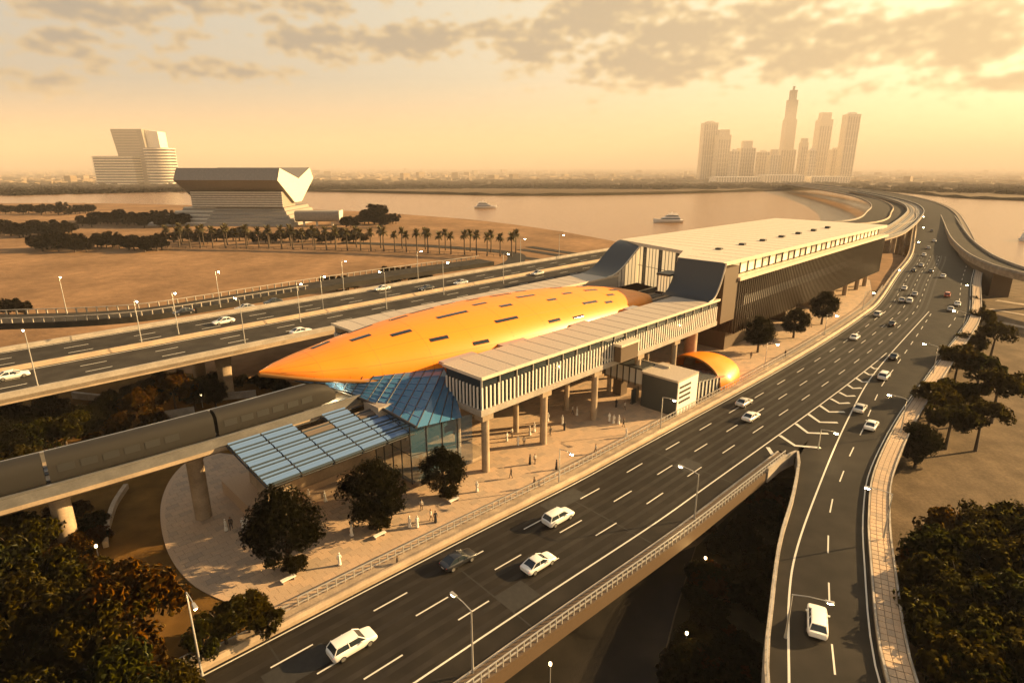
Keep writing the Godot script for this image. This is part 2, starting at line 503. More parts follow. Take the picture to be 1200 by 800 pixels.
func terrain():
	var mb := MB.new()
	mb.poly([Vector2(-16000, 3000), Vector2(16000, 3000), Vector2(16000, -20000), Vector2(-16000, -20000)], -9.0, LOW - 0.05)
	setting("ground", mb, M.low_ground, "sandy low ground running to the horizon")
	# main road line first: the upper bank ends under it
	lane = smooth([Vector3(-92, 0.3, 22), Vector3(-58, 0.3, -8), Vector3(-32, 0.3, -31.5), Vector3(-14.4, 0.3, -47.6), Vector3(-1.9, 0.3, -59), Vector3(13.8, 0.3, -73), Vector3(24.3, 0.3, -83), Vector3(52.5, 0.3, -110), Vector3(74.2, 0.3, -131.3), Vector3(94.7, 0.3, -152.3),
		Vector3(115.2, 0.3, -174.4), Vector3(132.5, 0.35, -194.3), at(1077, 325, 1.0), at(1091, 300, 2.5), at(1091, 276, 4.8), at(1090, 260, 6.4), at(1087, 248, 7.6), at(1078, 240, 8), at(1060, 233, 8), at(1030, 226.5, 8), at(985, 220, 8), at(930, 214.5, 8)], 8)
	# upper bank on the left, its far shore along the creek
	var o := []
	for p in [[-420, 246], [-200, 244], [0, 241], [120, 241], [210, 243], [330, 247], [420, 251], [490, 256], [560, 262], [640, 273], [700, 284], [745, 293]]: o.append(at(p[0], p[1], -3.0))
	for p in [[112, -305], [160, -318], [205, -320]]: o.append(Vector3(p[0], 0, p[1]))
	o = smooth(o, 4)
	var bank := flat(o)
	var n := nearest(lane, Vector3(200, 2.5, -290))
	var back := section(shifted(lane, 1.0), 0, n, 6.0)
	back.reverse()
	bank.append_array(flat(back))
	bank.append_array([Vector2(-110, 260), Vector2(-1500, 260), Vector2(-2600, -600)])
	mb = MB.new()
	mb.poly(bank, LOW - 0.5, -0.12, 0.0)
	setting("upper_bank", mb, M.sand, "broad sandy field on the upper bank")
	# gentle beach between bank and creek
	mb = MB.new()
	for k in o.size() - 1:
		var f: Vector3 = (o[k + 1] - o[k]).normalized()
		var s := Vector3(f.z, 0, -f.x)
		var a: Vector3 = o[k] * Vector3(1, 0, 1)
		var b: Vector3 = o[k + 1] * Vector3(1, 0, 1)
		mb.quad(a + Vector3(0, -0.125, 0), b + Vector3(0, -0.125, 0), b + s * 26 + Vector3(0, LOW - 0.4, 0), a + s * 26 + Vector3(0, LOW - 0.4, 0))
	setting("beach", mb, M.pale_sand, "pale sandy shore sloping into the creek")
	# creek
	var wtr := [Vector2(-4200, -700), Vector2(-1500, -500), Vector2(-300, -300), Vector2(60, -200), Vector2(150, -236)]
	wtr.append_array([Vector2(208, -296), Vector2(222, -300), Vector2(262, -304), Vector2(330, -318), Vector2(520, -350), Vector2(1500, -420), Vector2(2600, -500)])
	var far_shore := []
	for p in [[1640, 262], [1400, 243], [1200, 235.5], [1120, 232], [1060, 226], [1000, 222.5], [900, 224], [800, 227], [700, 229], [600, 229.5], [520, 228], [430, 226], [350, 224.5], [200, 223], [0, 223], [-300, 225], [-900, 229]]: far_shore.append(at(p[0], p[1], LOW))
	far_shore = smooth(far_shore, 4)
	wtr.append_array(flat(far_shore))
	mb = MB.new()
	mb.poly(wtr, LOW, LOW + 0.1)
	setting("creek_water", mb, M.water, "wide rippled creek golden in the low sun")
	# dark planted strip along the far shore
	mb = MB.new()
	for k in far_shore.size() - 1:
		var a: Vector3 = far_shore[k]
		var b: Vector3 = far_shore[k + 1]
		var h0 := 2.5 + 2.5 * absf(sin(k * 1.7))
		var h1 := 2.5 + 2.5 * absf(sin(k * 1.7 + 1.7))
		var da := Vector3(a.x, 0, a.z).normalized() * 45.0
		var db := Vector3(b.x, 0, b.z).normalized() * 45.0
		mb.quad(b, a, a + da * 0.2 + Vector3.UP * h0, b + db * 0.2 + Vector3.UP * h1)
		mb.quad(b + db * 0.2 + Vector3.UP * h1, a + da * 0.2 + Vector3.UP * h0, a + da, b + db)
	setting("far_shore_bank", mb, M.scrub, "dark planted bank along the far shore")
	# lawn round the plaza and under the railway
	mb = MB.new()
	mb.poly(flat(along([[420, 745], [330, 800], [150, 900], [-300, 900], [-700, 640], [-300, 470], [0, 420], [260, 440], [420, 455], [430, 560]], 0.0)), -0.12, -0.05)
	setting("lawn", mb, M.lawn, "brown green lawn around the round plaza")
	plaza()
	# pale path curving beside the lawn
	var wall_p := smooth(along([[148, 572], [135, 592], [128, 612], [124, 630], [124, 641]], 0.0))
	mb = MB.new(wall_p[0])
	mb.sweep(wall_p, [Vector2(-0.3, -0.2), Vector2(0.3, -0.2), Vector2(0.3, 0.75), Vector2(-0.3, 0.75)])
	var low := thing("garden_wall", "low curved pale wall between lawn and shrubs", "wall", wall_p[0])
	made(low, "kerb_stone", mb, M.concrete)
	for q in [[[[86, 466], [122, 470]], "short low wall under the highway viaduct beside shrubs"], [[[165, 494], [228, 484]], "pale low wall behind the elevated railway and golden trees"], [[[222, 472], [300, 464]], "long low wall at the foot of the highway pillar"]]:
		var pp := along(q[0], 0.0)
		mb = MB.new(pp[0])
		mb.sweep(pp, [Vector2(-0.35, -0.3), Vector2(0.35, -0.3), Vector2(0.35, 1.3), Vector2(-0.35, 1.3)])
		low = thing("garden_wall", q[1], "wall", pp[0])
		made(low, "wall_face", mb, M.pale_concrete)
	# lower road passing under the bridge
	mb = MB.new()
	mb.poly(flat(along([[520, 830], [660, 720], [760, 660], [815, 640], [790, 720], [770, 800], [765, 860], [560, 900]], LOW)), LOW - 0.05, LOW + 0.02)
	setting("lower_road", mb, M.asphalt, "dark shaded road surface below the highway bridge")
	mb = MB.new()
	mb.poly(flat(along([[816, 641], [792, 720], [772, 800], [768, 900], [1040, 900], [935, 700], [960, 560], [900, 560]], LOW)), LOW - 0.05, LOW + 0.03)
	setting("planted_ground", mb, M.scrub, "dark planted ground between the two roads")
	# quay paths on the low ground at right, and a sandy track
	for q in [[[1168, 352], [1300, 372], 3.5], [[1160, 362], [1300, 386], 2.5], [[1155, 374], [1300, 404], 3.0]]:
		mb = MB.new()
		mb.sweep([at(q[0][0], q[0][1], LOW), at(q[1][0], q[1][1], LOW)], [Vector2(-q[2] / 2, -0.04), Vector2(q[2] / 2, -0.04), Vector2(q[2] / 2, 0.06), Vector2(-q[2] / 2, 0.06)])
		setting("quay_path", mb, M.concrete, "straight pale path across the sand below the ramp")

func plaza():
	# paving: whole outline as bed, slabs laid on it
	var edge := smooth(along([[356, 717], [330, 716.5], [300, 713], [262, 704], [222, 682], [197, 648], [188, 610], [191, 580], [206, 553], [235, 528]], 0.0), 5)
	var outline := edge.duplicate()
	for p in [[32, -92], [60, -106], [140, -106], [280, -104], [276, -66]]: outline.append(ST(p[0], p[1], 0))
	var n0 := nearest(lane, edge[0])
	var n1 := nearest(lane, at(1020, 352, 0.0))
	var road_side := section(shifted(lane, -9.75), n0, n1, 8.0)
	road_side.reverse()
	outline.append_array(road_side)
	var bed := MB.new()
	var fo := flat(outline)
	bed.poly(fo, -0.3, 0.0)
	var pz := setting("plaza_pavement", bed, M.joint, "pale stone paved plaza with round end beside the station")
	# slabs in the station's axes
	var shape := PackedVector2Array(fo)
	var inner := Geometry2D.offset_polygon(shape, -0.25)
	if inner.size(): shape = inner[0]
	var step_s := 1.5
	var step_t := 1.0
	var kinds := ["stone", "stone_warm", "stone_dark"]
	var unit := MB.new()
	unit.obox(Vector3(0, 0.02, 0), Vector3(R, 0, -R) * 0.735, Vector3(0, 0.02, 0), Vector3(R, 0, R) * 0.485)
	var unit_mesh := unit.commit()
	var spots := []
	for a in range(0, 190):
		for b in range(0, 62):
			var s := 8.0 + a * step_s + (0.75 if b % 2 else 0.0)
			var t := -108.0 + b * step_t
			if s > 36 and t < -83: continue
			var c := ST(s, t, 0)
			var q := Vector2(c.x, c.z)
			var whole := true
			var hit := 0
			for e in [[-0.74, -0.49], [0.74, -0.49], [-0.74, 0.49], [0.74, 0.49]]:
				var w := ST(s + e[0], t + e[1], 0)
				if Geometry2D.is_point_in_polygon(Vector2(w.x, w.z), shape): hit += 1
			if hit == 0: continue
			whole = hit == 4
			spots.append([c.length(), c, whole])
	spots.sort_custom(func(x, y): return x[0] < y[0])
	var rest := [MB.new(), MB.new(), MB.new()]
	var singles := 0
	for q in spots:
		var kind: int = [0, 0, 0, 1, 1, 2][rng.randi() % 6]
		if q[2] and singles < 300:
			singles += 1
			part(pz, "paving_slab", unit_mesh, M[kinds[kind]], q[1])
		elif q[2]:
			rest[kind].obox(q[1] + Vector3(0, 0.02, 0), Vector3(R, 0, -R) * 0.735, Vector3(0, 0.02, 0), Vector3(R, 0, R) * 0.485)
		else:
			var cut := PackedVector2Array()
			for e in [[-0.735, -0.485], [0.735, -0.485], [0.735, 0.485], [-0.735, 0.485]]:
				var w: Vector3 = q[1] + ST(e[0], e[1], 0)
				cut.append(Vector2(w.x, w.z))
			for g in Geometry2D.intersect_polygons(cut, shape):
				if g.size() > 2: rest[kind].poly(Array(g), 0.0, 0.04)
	for k in 3: stuff(made(pz, "paving_field", rest[k], M[kinds[k]]))
	# rim stones round the curved end
	var rim := MB.new()
	rim.sweep(edge, [Vector2(-0.02, -0.2), Vector2(0.55, -0.2), Vector2(0.55, 0.05), Vector2(-0.02, 0.05)])
	made(pz, "rim_kerb", rim, M.stone_warm)

func dash_line(parent: Node, path: Array, d0: float, d1: float, period: float, long: float, wide: float):
	var m := MB.new()
	m.bx(Vector3.ZERO, Vector3(wide, 0.012, long))
	var mesh := m.commit()
	var d := d0
	while d < d1:
		var w := walk(path, d + long / 2)
		var o := part(parent, "lane_dash", mesh, M.white_paint, w[0] + Vector3(0, 0.012, 0))
		o.basis = Basis.looking_at(w[1], Vector3.UP)
		d += period
func line(parent: Node, called: String, path: Array, wide: float, mt := "white_paint"):
	var m := MB.new()
	m.sweep(path, [Vector2(-wide / 2, 0.004), Vector2(wide / 2, 0.004), Vector2(wide / 2, 0.016), Vector2(-wide / 2, 0.016)])
	return made(parent, called, m, M[mt])

func strip(a: Array, b: Array, thick: float, mb: MB):
	# deck between two edges of equal count
	for k in a.size() - 1:
		var d := Vector3.DOWN * thick
		mb.quad(a[k], b[k], b[k + 1], a[k + 1])
		mb.quad(a[k + 1] + d, b[k + 1] + d, b[k] + d, a[k] + d)
		mb.quad(a[k], a[k + 1], a[k + 1] + d, a[k] + d)
		mb.quad(b[k + 1], b[k], b[k] + d, b[k + 1] + d)
func even(a: Array, n: int) -> Array:
	var l := length_of(a)
	var o := []
	for k in n + 1: o.append(walk(a, l * k / n)[0])
	return o

func parapet(called: String, label: String, path: Array, profile: Array, mt: String, group := "") -> Node3D:
	var m := MB.new(path[0])
	m.sweep(path, profile)
	var t := thing(called, label, "barrier", path[0], group)
	made(t, "wall", m, M[mt])
	return t

func roads():
	var total := length_of(lane)
	# -- main deck
	var n_split := nearest(lane, Vector3(40, 0.3, -98))
	var m := MB.new()
	strip(shifted(lane, -7.4), shifted(lane, 9.6), 1.5, m)
	var road := setting("main_road", m, M.asphalt, "dark multi-lane highway running past the station")
	var n_end := nearest(lane, Vector3(205, 2.5, -298))
	dash_line(road, shifted(lane, -3.65), 30, n_end, 11.0, 4.2, 0.17)
	dash_line(road, lane, 33, n_end, 11.0, 4.2, 0.17)
	dash_line(road, shifted(lane, 3.5), 36, n_end, 11.0, 4.2, 0.17)
	var n_gore := nearest(lane, Vector3(86, 0.3, -143))
	line(road, "edge_line", section(shifted(lane, 7.0), 10, n_gore + 6), 0.2)
	line(road, "edge_line", section(shifted(lane, -7.0), 10, n_end), 0.15)
	# polished wheel paths, joints of the deck and a few mended patches
	for e in [-5.3, -1.8, 1.75, 5.2]:
		for h in [-0.85, 0.85]:
			var wp := MB.new()
			wp.sweep(section(shifted(lane, e + h), 12, n_end, 5.0), [Vector2(-0.32, 0.003), Vector2(0.32, 0.003), Vector2(0.32, 0.006), Vector2(-0.32, 0.006)])
			made(road, "wheel_path", wp, M.worn_asphalt)
	for k in 14:
		var w := walk(lane, 34.0 + k * 21.0)
		var sd: Vector3 = w[1].cross(Vector3.UP)
		var jm := MB.new()
		jm.obox(w[0] + sd * 1.1 + Vector3(0, 0.006, 0), sd * 8.4, Vector3(0, 0.003, 0), -w[1] * 0.09)
		made(road, "deck_joint", jm, M.patch_asphalt)
	for q in [[52, -5.2, 3.4, 1.2], [61, 5.4, 5.0, 1.5], [83, 1.6, 2.6, 1.3], [98, -1.9, 6.0, 1.4], [120, 5.0, 4.0, 1.6], [138, -5.0, 7.0, 1.3], [160, 1.7, 4.0, 1.5]]:
		var w := walk(lane, q[0])
		var sd: Vector3 = w[1].cross(Vector3.UP)
		var jm := MB.new()
		jm.obox(w[0] + sd * q[1] + Vector3(0, 0.009, 0), sd * q[3], Vector3(0, 0.003, 0), -w[1] * q[2] * 0.5)
		made(road, "mended_patch", jm, M.patch_asphalt)
	# -- right road: own edges near the camera, then side by side with the main one
	var join := nearest(lane, Vector3(43, 0.3, -100))
	var l := [Vector3(6, 0.3, 40), Vector3(14, 0.3, -10), Vector3(19.5, 0.3, -30)]
	l.append_array(along([[901, 800], [906, 720], [916, 640], [930, 590]], 0.3))
	l.append(Vector3(45.2, 0.3, -83.0))
	l = smooth(l, 6)
	l.append_array(section(shifted(lane, main_edge), join - 3.0, total, 8.0))
	var r := [Vector3(20, 0.3, 40), Vector3(27, 0.3, -10), Vector3(31, 0.3, -30)]
	r.append_array(along([[1035, 790], [1019, 660], [1017, 600], [1025, 550], [1055, 490], [1090, 440], [1115, 405]], 0.3))
	r = smooth(r, 6)
	r.append_array(section(shifted(lane, 17.9), nearest(lane, Vector3(108, 0.3, -167)), total, 8.0))
	ramp_left = l
	ramp_right = r
	m = MB.new()
	# pair points by walking: match each right-edge station with its nearest on the left
	var la := []
	var ra := []
	for k in range(0, r.size()):
		var p: Vector3 = r[k]
		var w: Vector3 = walk(l, nearest(l, p))[0]
		if la.size() == 0 or (w - la[-1]).length() > 0.05: la.append(w); ra.append(p)
	strip(la, ra, 1.5, m)
	var road2 := setting("slip_road", m, M.asphalt, "dark curved slip road with white lines at right")
	var mid := []
	var solid := []
	for k in la.size():
		mid.append((la[k] as Vector3).lerp(ra[k], 0.5))
		var wdt: float = (la[k] - ra[k]).length()
		solid.append((la[k] as Vector3).lerp(ra[k], 2.0 / wdt))
	var rd := smooth(along([[980, 800], [975, 750], [972, 695], [971, 630], [975, 590], [986, 560], [998, 530], [1013, 500], [1020, 482], [1035, 450], [1053, 425], [1075, 393], [1090, 370]], 0.3))
	dash_line(road2, rd, 1.0, length_of(rd), 10.0, 4.0, 0.17)
	dash_line(road2, shifted(lane, 14.4), nearest(lane, Vector3(118, 0.3, -178)), n_end, 11.0, 4.2, 0.17)
	var sl := smooth(along([[926, 860], [925, 800], [925, 700], [935, 640], [960, 570], [985, 510], [1010, 460], [1026, 436], [1048, 410], [1090, 364]], 0.3))
	line(road2, "edge_line", sl, 0.22)
	line(road2, "edge_line", section(shifted(r, -0.5), 30, length_of(r) * 0.25), 0.16)
	# -- gore area between the two
	m = MB.new()
	var ga := section(shifted(lane, 9.6), join - 6.0, total, 8.0)
	var gb := section(shifted(lane, main_edge), join - 6.0, total, 8.0)
	strip(ga, gb, 1.5, m)
	var gore := setting("gore_pavement", m, M.asphalt, "painted gore where slip road and highway meet")
	for c in [[[900, 524], [906, 533]], [[914, 510], [932, 522], [962, 524.5]], [[932.5, 496], [947, 507], [971, 508]], [[947.5, 485], [961, 494.5], [982, 495]], [[961, 475], [972, 482.5], [990, 482.5]], [[974, 467], [984, 472.5], [996, 472]], [[984, 459.5], [992.5, 464], [1002.5, 463.7]], [[994, 451], [1000, 455], [1010, 454.5]], [[1003, 442.5], [1011, 447.5], [1019, 447]], [[1013, 435.5], [1019, 439], [1025, 438.6]], [[1021, 429.5], [1025, 432], [1030, 431.7]]]:
		var pp := along(c, 0.3)
		line(gore, "chevron", pp, 0.62)
	# -- raised kerb walk and rail on the right of the main deck, up to the nose
	var kerb_path := section(shifted(lane, 9.6), 0, join - 7.0, 5.0)
	m = MB.new(kerb_path[0])
	m.sweep(kerb_path, [Vector2(0.02, -1.5), Vector2(1.9, -1.5), Vector2(1.9, 0.22), Vector2(0.02, 0.22)])
	var kw := thing("kerb_walk", "raised brown kerb walk along the highway bridge edge", "kerb", kerb_path[0])
	made(kw, "paving", m, M.bronze_wall)
	m = MB.new(kerb_path[0])
	m.sweep(shifted(kerb_path, 0.16, 0.23), [Vector2(-0.12, 0), Vector2(0.12, 0), Vector2(0.12, 0.1), Vector2(-0.12, 0.1)])
	made(kw, "kerb_stone", m, M.pale_concrete)
	# rounded nose wall joining both edges
	var na := shifted(lane, 11.55)
	var a1: Vector3 = walk(na, join - 10.0)[0]
	var b1: Vector3 = walk(shifted(l, -0.25), nearest(l, Vector3(47.0, 0.3, -86.4)))[0]
	var tip: Vector3 = (a1 + b1) / 2 + walk(lane, join)[1] * 1.9
	var nose := [walk(na, join - 15.0)[0], walk(na, join - 12.0)[0], a1, tip, b1, walk(shifted(l, -0.25), nearest(l, Vector3(44.8, 0.3, -82)))[0]]
	nose = smooth(nose, 6)
	m = MB.new(nose[0])
	m.sweep(nose, [Vector2(-0.2, -1.5), Vector2(0.15, -1.5), Vector2(0.15, 0.9), Vector2(-0.2, 0.9)])
	var nw := thing("nose_wall", "rounded parapet where the slip road leaves the highway", "barrier", nose[0])
	made(nw, "wall", m, M.pale_concrete)
	# fill under the nose
	m = MB.new()
	var fill := flat([a1, walk(shifted(lane, main_edge), join - 2.8)[0], b1, tip])
	m.poly(fill, -1.2, 0.295)
	setting("nose_deck", m, M.asphalt, "deck tip under the rounded parapet")
	# -- parapet on the plaza side: a broad verge and low wall
	var left := section(shifted(lane, -7.4), 0, total, 6.0)
	parapet("plaza_side_parapet", "long low concrete parapet between highway and plaza", left, [Vector2(-2.2, -1.4), Vector2(-0.02, -1.4), Vector2(-0.02, 0.42), Vector2(-0.3, 0.75), Vector2(-0.6, 0.75), Vector2(-0.7, 0.3), Vector2(-2.2, 0.25)], "concrete")
	# -- left side of the slip road
	var ls := section(l, 0, length_of(smooth([l[0], l[1]])) + 0.0 + nearest(l, Vector3(44.8, 0.3, -82)), 4.0)
	parapet("slip_road_parapet", "pale narrow parapet along the inner edge of the slip road", ls, [Vector2(-0.45, -1.5), Vector2(-0.02, -1.5), Vector2(-0.02, 0.8), Vector2(-0.45, 0.8)], "pale_concrete")
	walkway(r)
	# -- pillars below the two decks
	for p in bridge_spots():
		var pm := MB.new(Vector3(p.x, LOW, p.z))
		pm.tube([Vector3(p.x, LOW - 0.2, p.z), Vector3(p.x, -1.2, p.z)], [0.9, 0.9], 12)
		var pt := thing("bridge_pillar", "round concrete pillar under the highway bridge", "pillar", Vector3(p.x, LOW, p.z), "pillars under the road bridge")
		made(pt, "shaft", pm, M.concrete)
	# -- far bridge piers over the creek
	var w0 := n_end
	for k in 9:
		var w := walk(lane, w0 + 30 + k * 46.0)
		var side: Vector3 = w[1].cross(Vector3.UP)
		var c: Vector3 = w[0] + side * 5.0
		var pm := MB.new(Vector3(c.x, LOW, c.z))
		pm.obox(Vector3(c.x, (LOW + c.y - 1.5) / 2, c.z), side * 7.0, Vector3(0, (c.y - 1.5 - LOW) / 2 + 0.02, 0), w[1] * 1.2)
		var pt := thing("creek_pier", "broad concrete pier of the main bridge standing in the creek", "pier", Vector3(c.x, LOW, c.z), "piers under the main bridge")
		made(pt, "shaft", pm, M.concrete)
	highway_left()
	ramp_far_right()

func bridge_spots() -> Array:
	var o := []
	for d in [60.0, 84.0, 108.0, 132.0]: o.append(walk(shifted(lane, 6.0), d)[0])
	for p in [Vector3(22, 0.3, -40), Vector3(32, 0.3, -58), Vector3(47, 0.3, -80)]: o.append(walk(shifted(ramp_left, 4.0), nearest(ramp_left, p))[0])
	return o

func walkway(r: Array):
	# tiled footway along the right edge, between two kerbs
	var base := section(r, 20, length_of(r), 4.0)
	var m := MB.new(base[0])
	m.sweep(base, [Vector2(0.02, -1.5), Vector2(2.5, -1.5), Vector2(2.5, 0.4), Vector2(0.02, 0.4)])
	var t := thing("footway", "pale tiled footway curving along the right edge of slip road", "footway", base[0])
	made(t, "bed", m, M.joint)
	for d in [0.0, 2.42]:
		m = MB.new(base[0])
		m.sweep(shifted(base, d), [Vector2(0.0, 0.3), Vector2(0.2, 0.3), Vector2(0.2, 0.62), Vector2(0.0, 0.62)])
		made(t, "side_wall", m, M.pale_concrete)
	var unit := MB.new()
	unit.bx(Vector3.ZERO, Vector3(0.64, 0.05, 0.86))
	var mesh := unit.commit()
	var rest := MB.new(base[0])
	var d := 16.0
	var n := 0
	while d < 420.0:
		var w := walk(base, d)
		var side: Vector3 = w[1].cross(Vector3.UP)
		for k in 3:
			var c: Vector3 = w[0] + side * (0.62 + 0.70 * k) + Vector3(0, 0.43, 0)
			if n < 300:
				n += 1
				var o := part(t, "tile", mesh, M[["stone", "stone_warm", "stone_dark"][rng.randi() % 3]], c - base[0])
				o.basis = Basis.looking_at(w[1], Vector3.UP)
			else:
				rest.obox(c, side * 0.32, Vector3(0, 0.025, 0), -w[1] * 0.43)
		d += 0.95
	stuff(made(t, "tile_field", rest, M.stone))

func highway_left():
	# elevated highway behind the railway: two carriageways on one deck, bending left over the creek
	var line_mid := [ST(-140, -130, 11.5), ST(-60, -130, 11.5), ST(0, -130, 11.5), ST(80, -130.5, 11.5), ST(160, -131, 11.5), ST(250, -131, 11.5), ST(340, -130, 11.5), at(1027, 261, 11.5), at(1045, 248.5, 11.5), at(1045, 241, 11), at(1031, 234, 10.5), at(1008, 228, 10), at(970, 221.5, 9), at(925, 215, 8)]
	var p := smooth(line_mid, 8)
	var m := MB.new(p[0])
	m.sweep(p, [Vector2(-15.5, -0.9), Vector2(-10, -2.1), Vector2(10, -2.1), Vector2(15.5, -0.9), Vector2(15.5, 0.0), Vector2(-15.5, 0.0)])
	var t := thing("highway_viaduct", "long elevated highway on pale concrete girders behind the railway", "viaduct", p[0])
	made(t, "girder", m, M.concrete)
	m = MB.new(p[0])
	m.sweep(p, [Vector2(-15.0, 0.01), Vector2(15.0, 0.01), Vector2(15.0, 0.06), Vector2(-15.0, 0.06)])
	var deck := made(t, "road_surface", m, M.old_asphalt)
	for e in [-15.5, 15.1]:
		m = MB.new(p[0])
		m.sweep(shifted(p, e), [Vector2(0, -0.6), Vector2(0.4, -0.6), Vector2(0.4, 0.95), Vector2(0, 0.95)])
		made(t, "parapet", m, M.pale_concrete)
	m = MB.new(p[0])
	m.sweep(p, [Vector2(-0.5, 0.05), Vector2(0.5, 0.05), Vector2(0.2, 0.9), Vector2(-0.2, 0.9)])
	made(t, "median_barrier", m, M.concrete)
	for e in [-14.3, -1.3, 1.3, 14.3]:
		m = MB.new(p[0])
		m.sweep(section(shifted(p, e, 0.06), 60, 560, 8), [Vector2(-0.11, 0.0), Vector2(0.11, 0.0), Vector2(0.11, 0.012), Vector2(-0.11, 0.012)])
		made(deck, "edge_line", m, M.white_paint)
	var unit := MB.new()
	unit.bx(Vector3.ZERO, Vector3(0.18, 0.012, 4.0))
	var mesh := unit.commit()
	for e in [-9.6, -5.4, 5.4, 9.6]:
		for k in 26:
			var w := walk(shifted(p, e, 0.075), 110.0 + k * 12.0)
			var o := part(deck, "lane_dash", mesh, M.white_paint, w[0] - p[0])
			o.basis = Basis.looking_at(w[1], Vector3.UP)
	# flared pillars
	for k in 16:
		var s := 39.0 + (k - 3) * 38.0
		var w := walk(p, nearest(p, ST(s, -122.0, 11.5)))
		var side: Vector3 = w[1].cross(Vector3.UP)
		for e in ([8.0, -8.0] if s < 480 else [0.0]):
			var c: Vector3 = w[0] + side * e
			if k == 12 and e < 0: continue
			var g := 0.0 if s < 330 else LOW
			var pb := MB.new(Vector3(c.x, g, c.z))
			var rows := []
			for q in [[g - 0.3, 1.35, 1.2], [g + (c.y - 2.1 - g) * 0.55, 1.4, 1.2], [c.y - 3.0, 2.1, 1.35], [c.y - 2.05, 2.5, 1.4]]:
				var row := []
				for a in 16:
					var ang := TAU * a / 16
					var cx: float = signf(cos(ang)) * pow(absf(cos(ang)), 0.6) * q[1]
					var cz: float = signf(sin(ang)) * pow(absf(sin(ang)), 0.6) * q[2]
					row.append(Vector3(c.x, q[0], c.z) + side * cx + w[1] * cz)
				rows.append(row)
			pb.grid(rows, true)
			var pt := thing("viaduct_pillar", "flared rounded concrete pillar carrying the elevated highway", "pillar", Vector3(c.x, g, c.z), "pillars under the elevated highway")
			made(pt, "shaft", pb, M.concrete)
	# slip road joining it from the left, with pale baluster rails
	var q := smooth([at(-260, 384, 11.5), at(-120, 380, 11.5), at(0, 374, 11.5), at(90, 371, 11.5), at(170, 365, 11.5), at(250, 353, 11.5), at(330, 340, 11.5), at(420, 326, 11.5), at(500, 314.5, 11.5), at(570, 305, 11.5)], 6)
	m = MB.new(q[0])
	m.sweep(q, [Vector2(-4.5, -1.4), Vector2(4.5, -1.4), Vector2(4.5, 0.05), Vector2(-4.5, 0.05)])
	var t2 := thing("joining_slip_road", "narrow elevated slip road with pale baluster rails merging into the highway", "road", q[0])
	made(t2, "deck", m, M.old_asphalt)
	for e in [-4.5, 4.3]:
		m = MB.new(q[0])
		var d := 0.0
		var sh := shifted(q, e)
		while d < length_of(sh) * (1.0 if e < 0 else 0.62):
			var w := walk(sh, d)
			m.bx(w[0] + Vector3(0, 0.55, 0), Vector3(0.28, 1.1, 0.28))
			d += 2.2
		stuff(made(t2, "balusters", m, M.pale_concrete))
		m = MB.new(q[0])
		m.sweep(section(sh, 0, length_of(sh) * (1.0 if e < 0 else 0.62), 4.0), [Vector2(-0.1, 1.1), Vector2(0.2, 1.1), Vector2(0.2, 1.25), Vector2(-0.1, 1.25)])
		made(t2, "handrail", m, M.pale_concrete)
	# loop road leaving the palm field
	var loop := smooth(along([[455, 344], [505, 336], [560, 322], [598, 309], [606, 302], [600, 297], [570, 293], [500, 288], [400, 284]], 0.0), 6)
	m = MB.new()
	m.sweep(loop, [Vector2(-4.5, -0.1), Vector2(4.5, -0.1), Vector2(4.5, 0.06), Vector2(-4.5, 0.06)])
	setting("loop_road", m, M.old_asphalt, "ground level road looping round the field below the palms")
	var back_road := [[[610, 292], [700, 306]], [[620, 289], [720, 304]], [[600, 300], [690, 312]]]
	for b in back_road:
		m = MB.new()
		m.sweep(along(b, 0.0), [Vector2(-3, -0.1), Vector2(3, -0.1), Vector2(3, 0.04), Vector2(-3, 0.04)])
		setting("service_road", m, M.old_asphalt, "straight ground level road towards the shore")

func ramp_far_right():
	var c := smooth([at(1109, 250, 6.4), at(1114, 259, 6.4), at(1121, 272, 6.4), at(1129, 283, 6.4), at(1148, 298.5, 6.4), at(1175, 311, 6.2), at(1202, 319, 6.0), at(1260, 333, 5.6), at(1340, 350, 5.2)], 6)
	var m := MB.new(c[0])
	m.sweep(c, [Vector2(-4.6, -2.4), Vector2(4.6, -2.4), Vector2(4.6, 0.0), Vector2(-4.6, 0.0)])
	var t := thing("creek_ramp", "curved elevated ramp swinging away over the water", "ramp", c[0])
	made(t, "deck", m, M.concrete)
	m = MB.new(c[0])
	m.sweep(c, [Vector2(-4.1, 0.01), Vector2(4.1, 0.01), Vector2(4.1, 0.05), Vector2(-4.1, 0.05)])
	made(t, "road_surface", m, M.old_asphalt)
	for e in [-4.6, 4.2]:
		m = MB.new(c[0])
		m.sweep(shifted(c, e), [Vector2(0, -0.5), Vector2(0.4, -0.5), Vector2(0.4, 0.95), Vector2(0, 0.95)])
		made(t, "parapet", m, M.pale_concrete)
	# broad abutment wall under it
	var a := section(shifted(c, 2.0), nearest(c, at(1138, 291, 6.2)), nearest(c, at(1178, 313, 6.2)), 4.0)
	m = MB.new(c[0])
	m.sweep(a, [Vector2(-5, LOW - 6.6), Vector2(2.0, LOW - 6.6), Vector2(2.0, -2.42), Vector2(-5, -2.42)])
	made(t, "abutment", m, M.bronze_wall)
	var w: Vector3 = walk(c, nearest(c, at(1222, 323, 6.2)))[0]
	m = MB.new(c[0])
	m.tube([Vector3(w.x, LOW - 0.2, w.z), Vector3(w.x, 3.7, w.z)], [1.3, 1.3], 14)
	made(t, "pier", m, M.concrete)

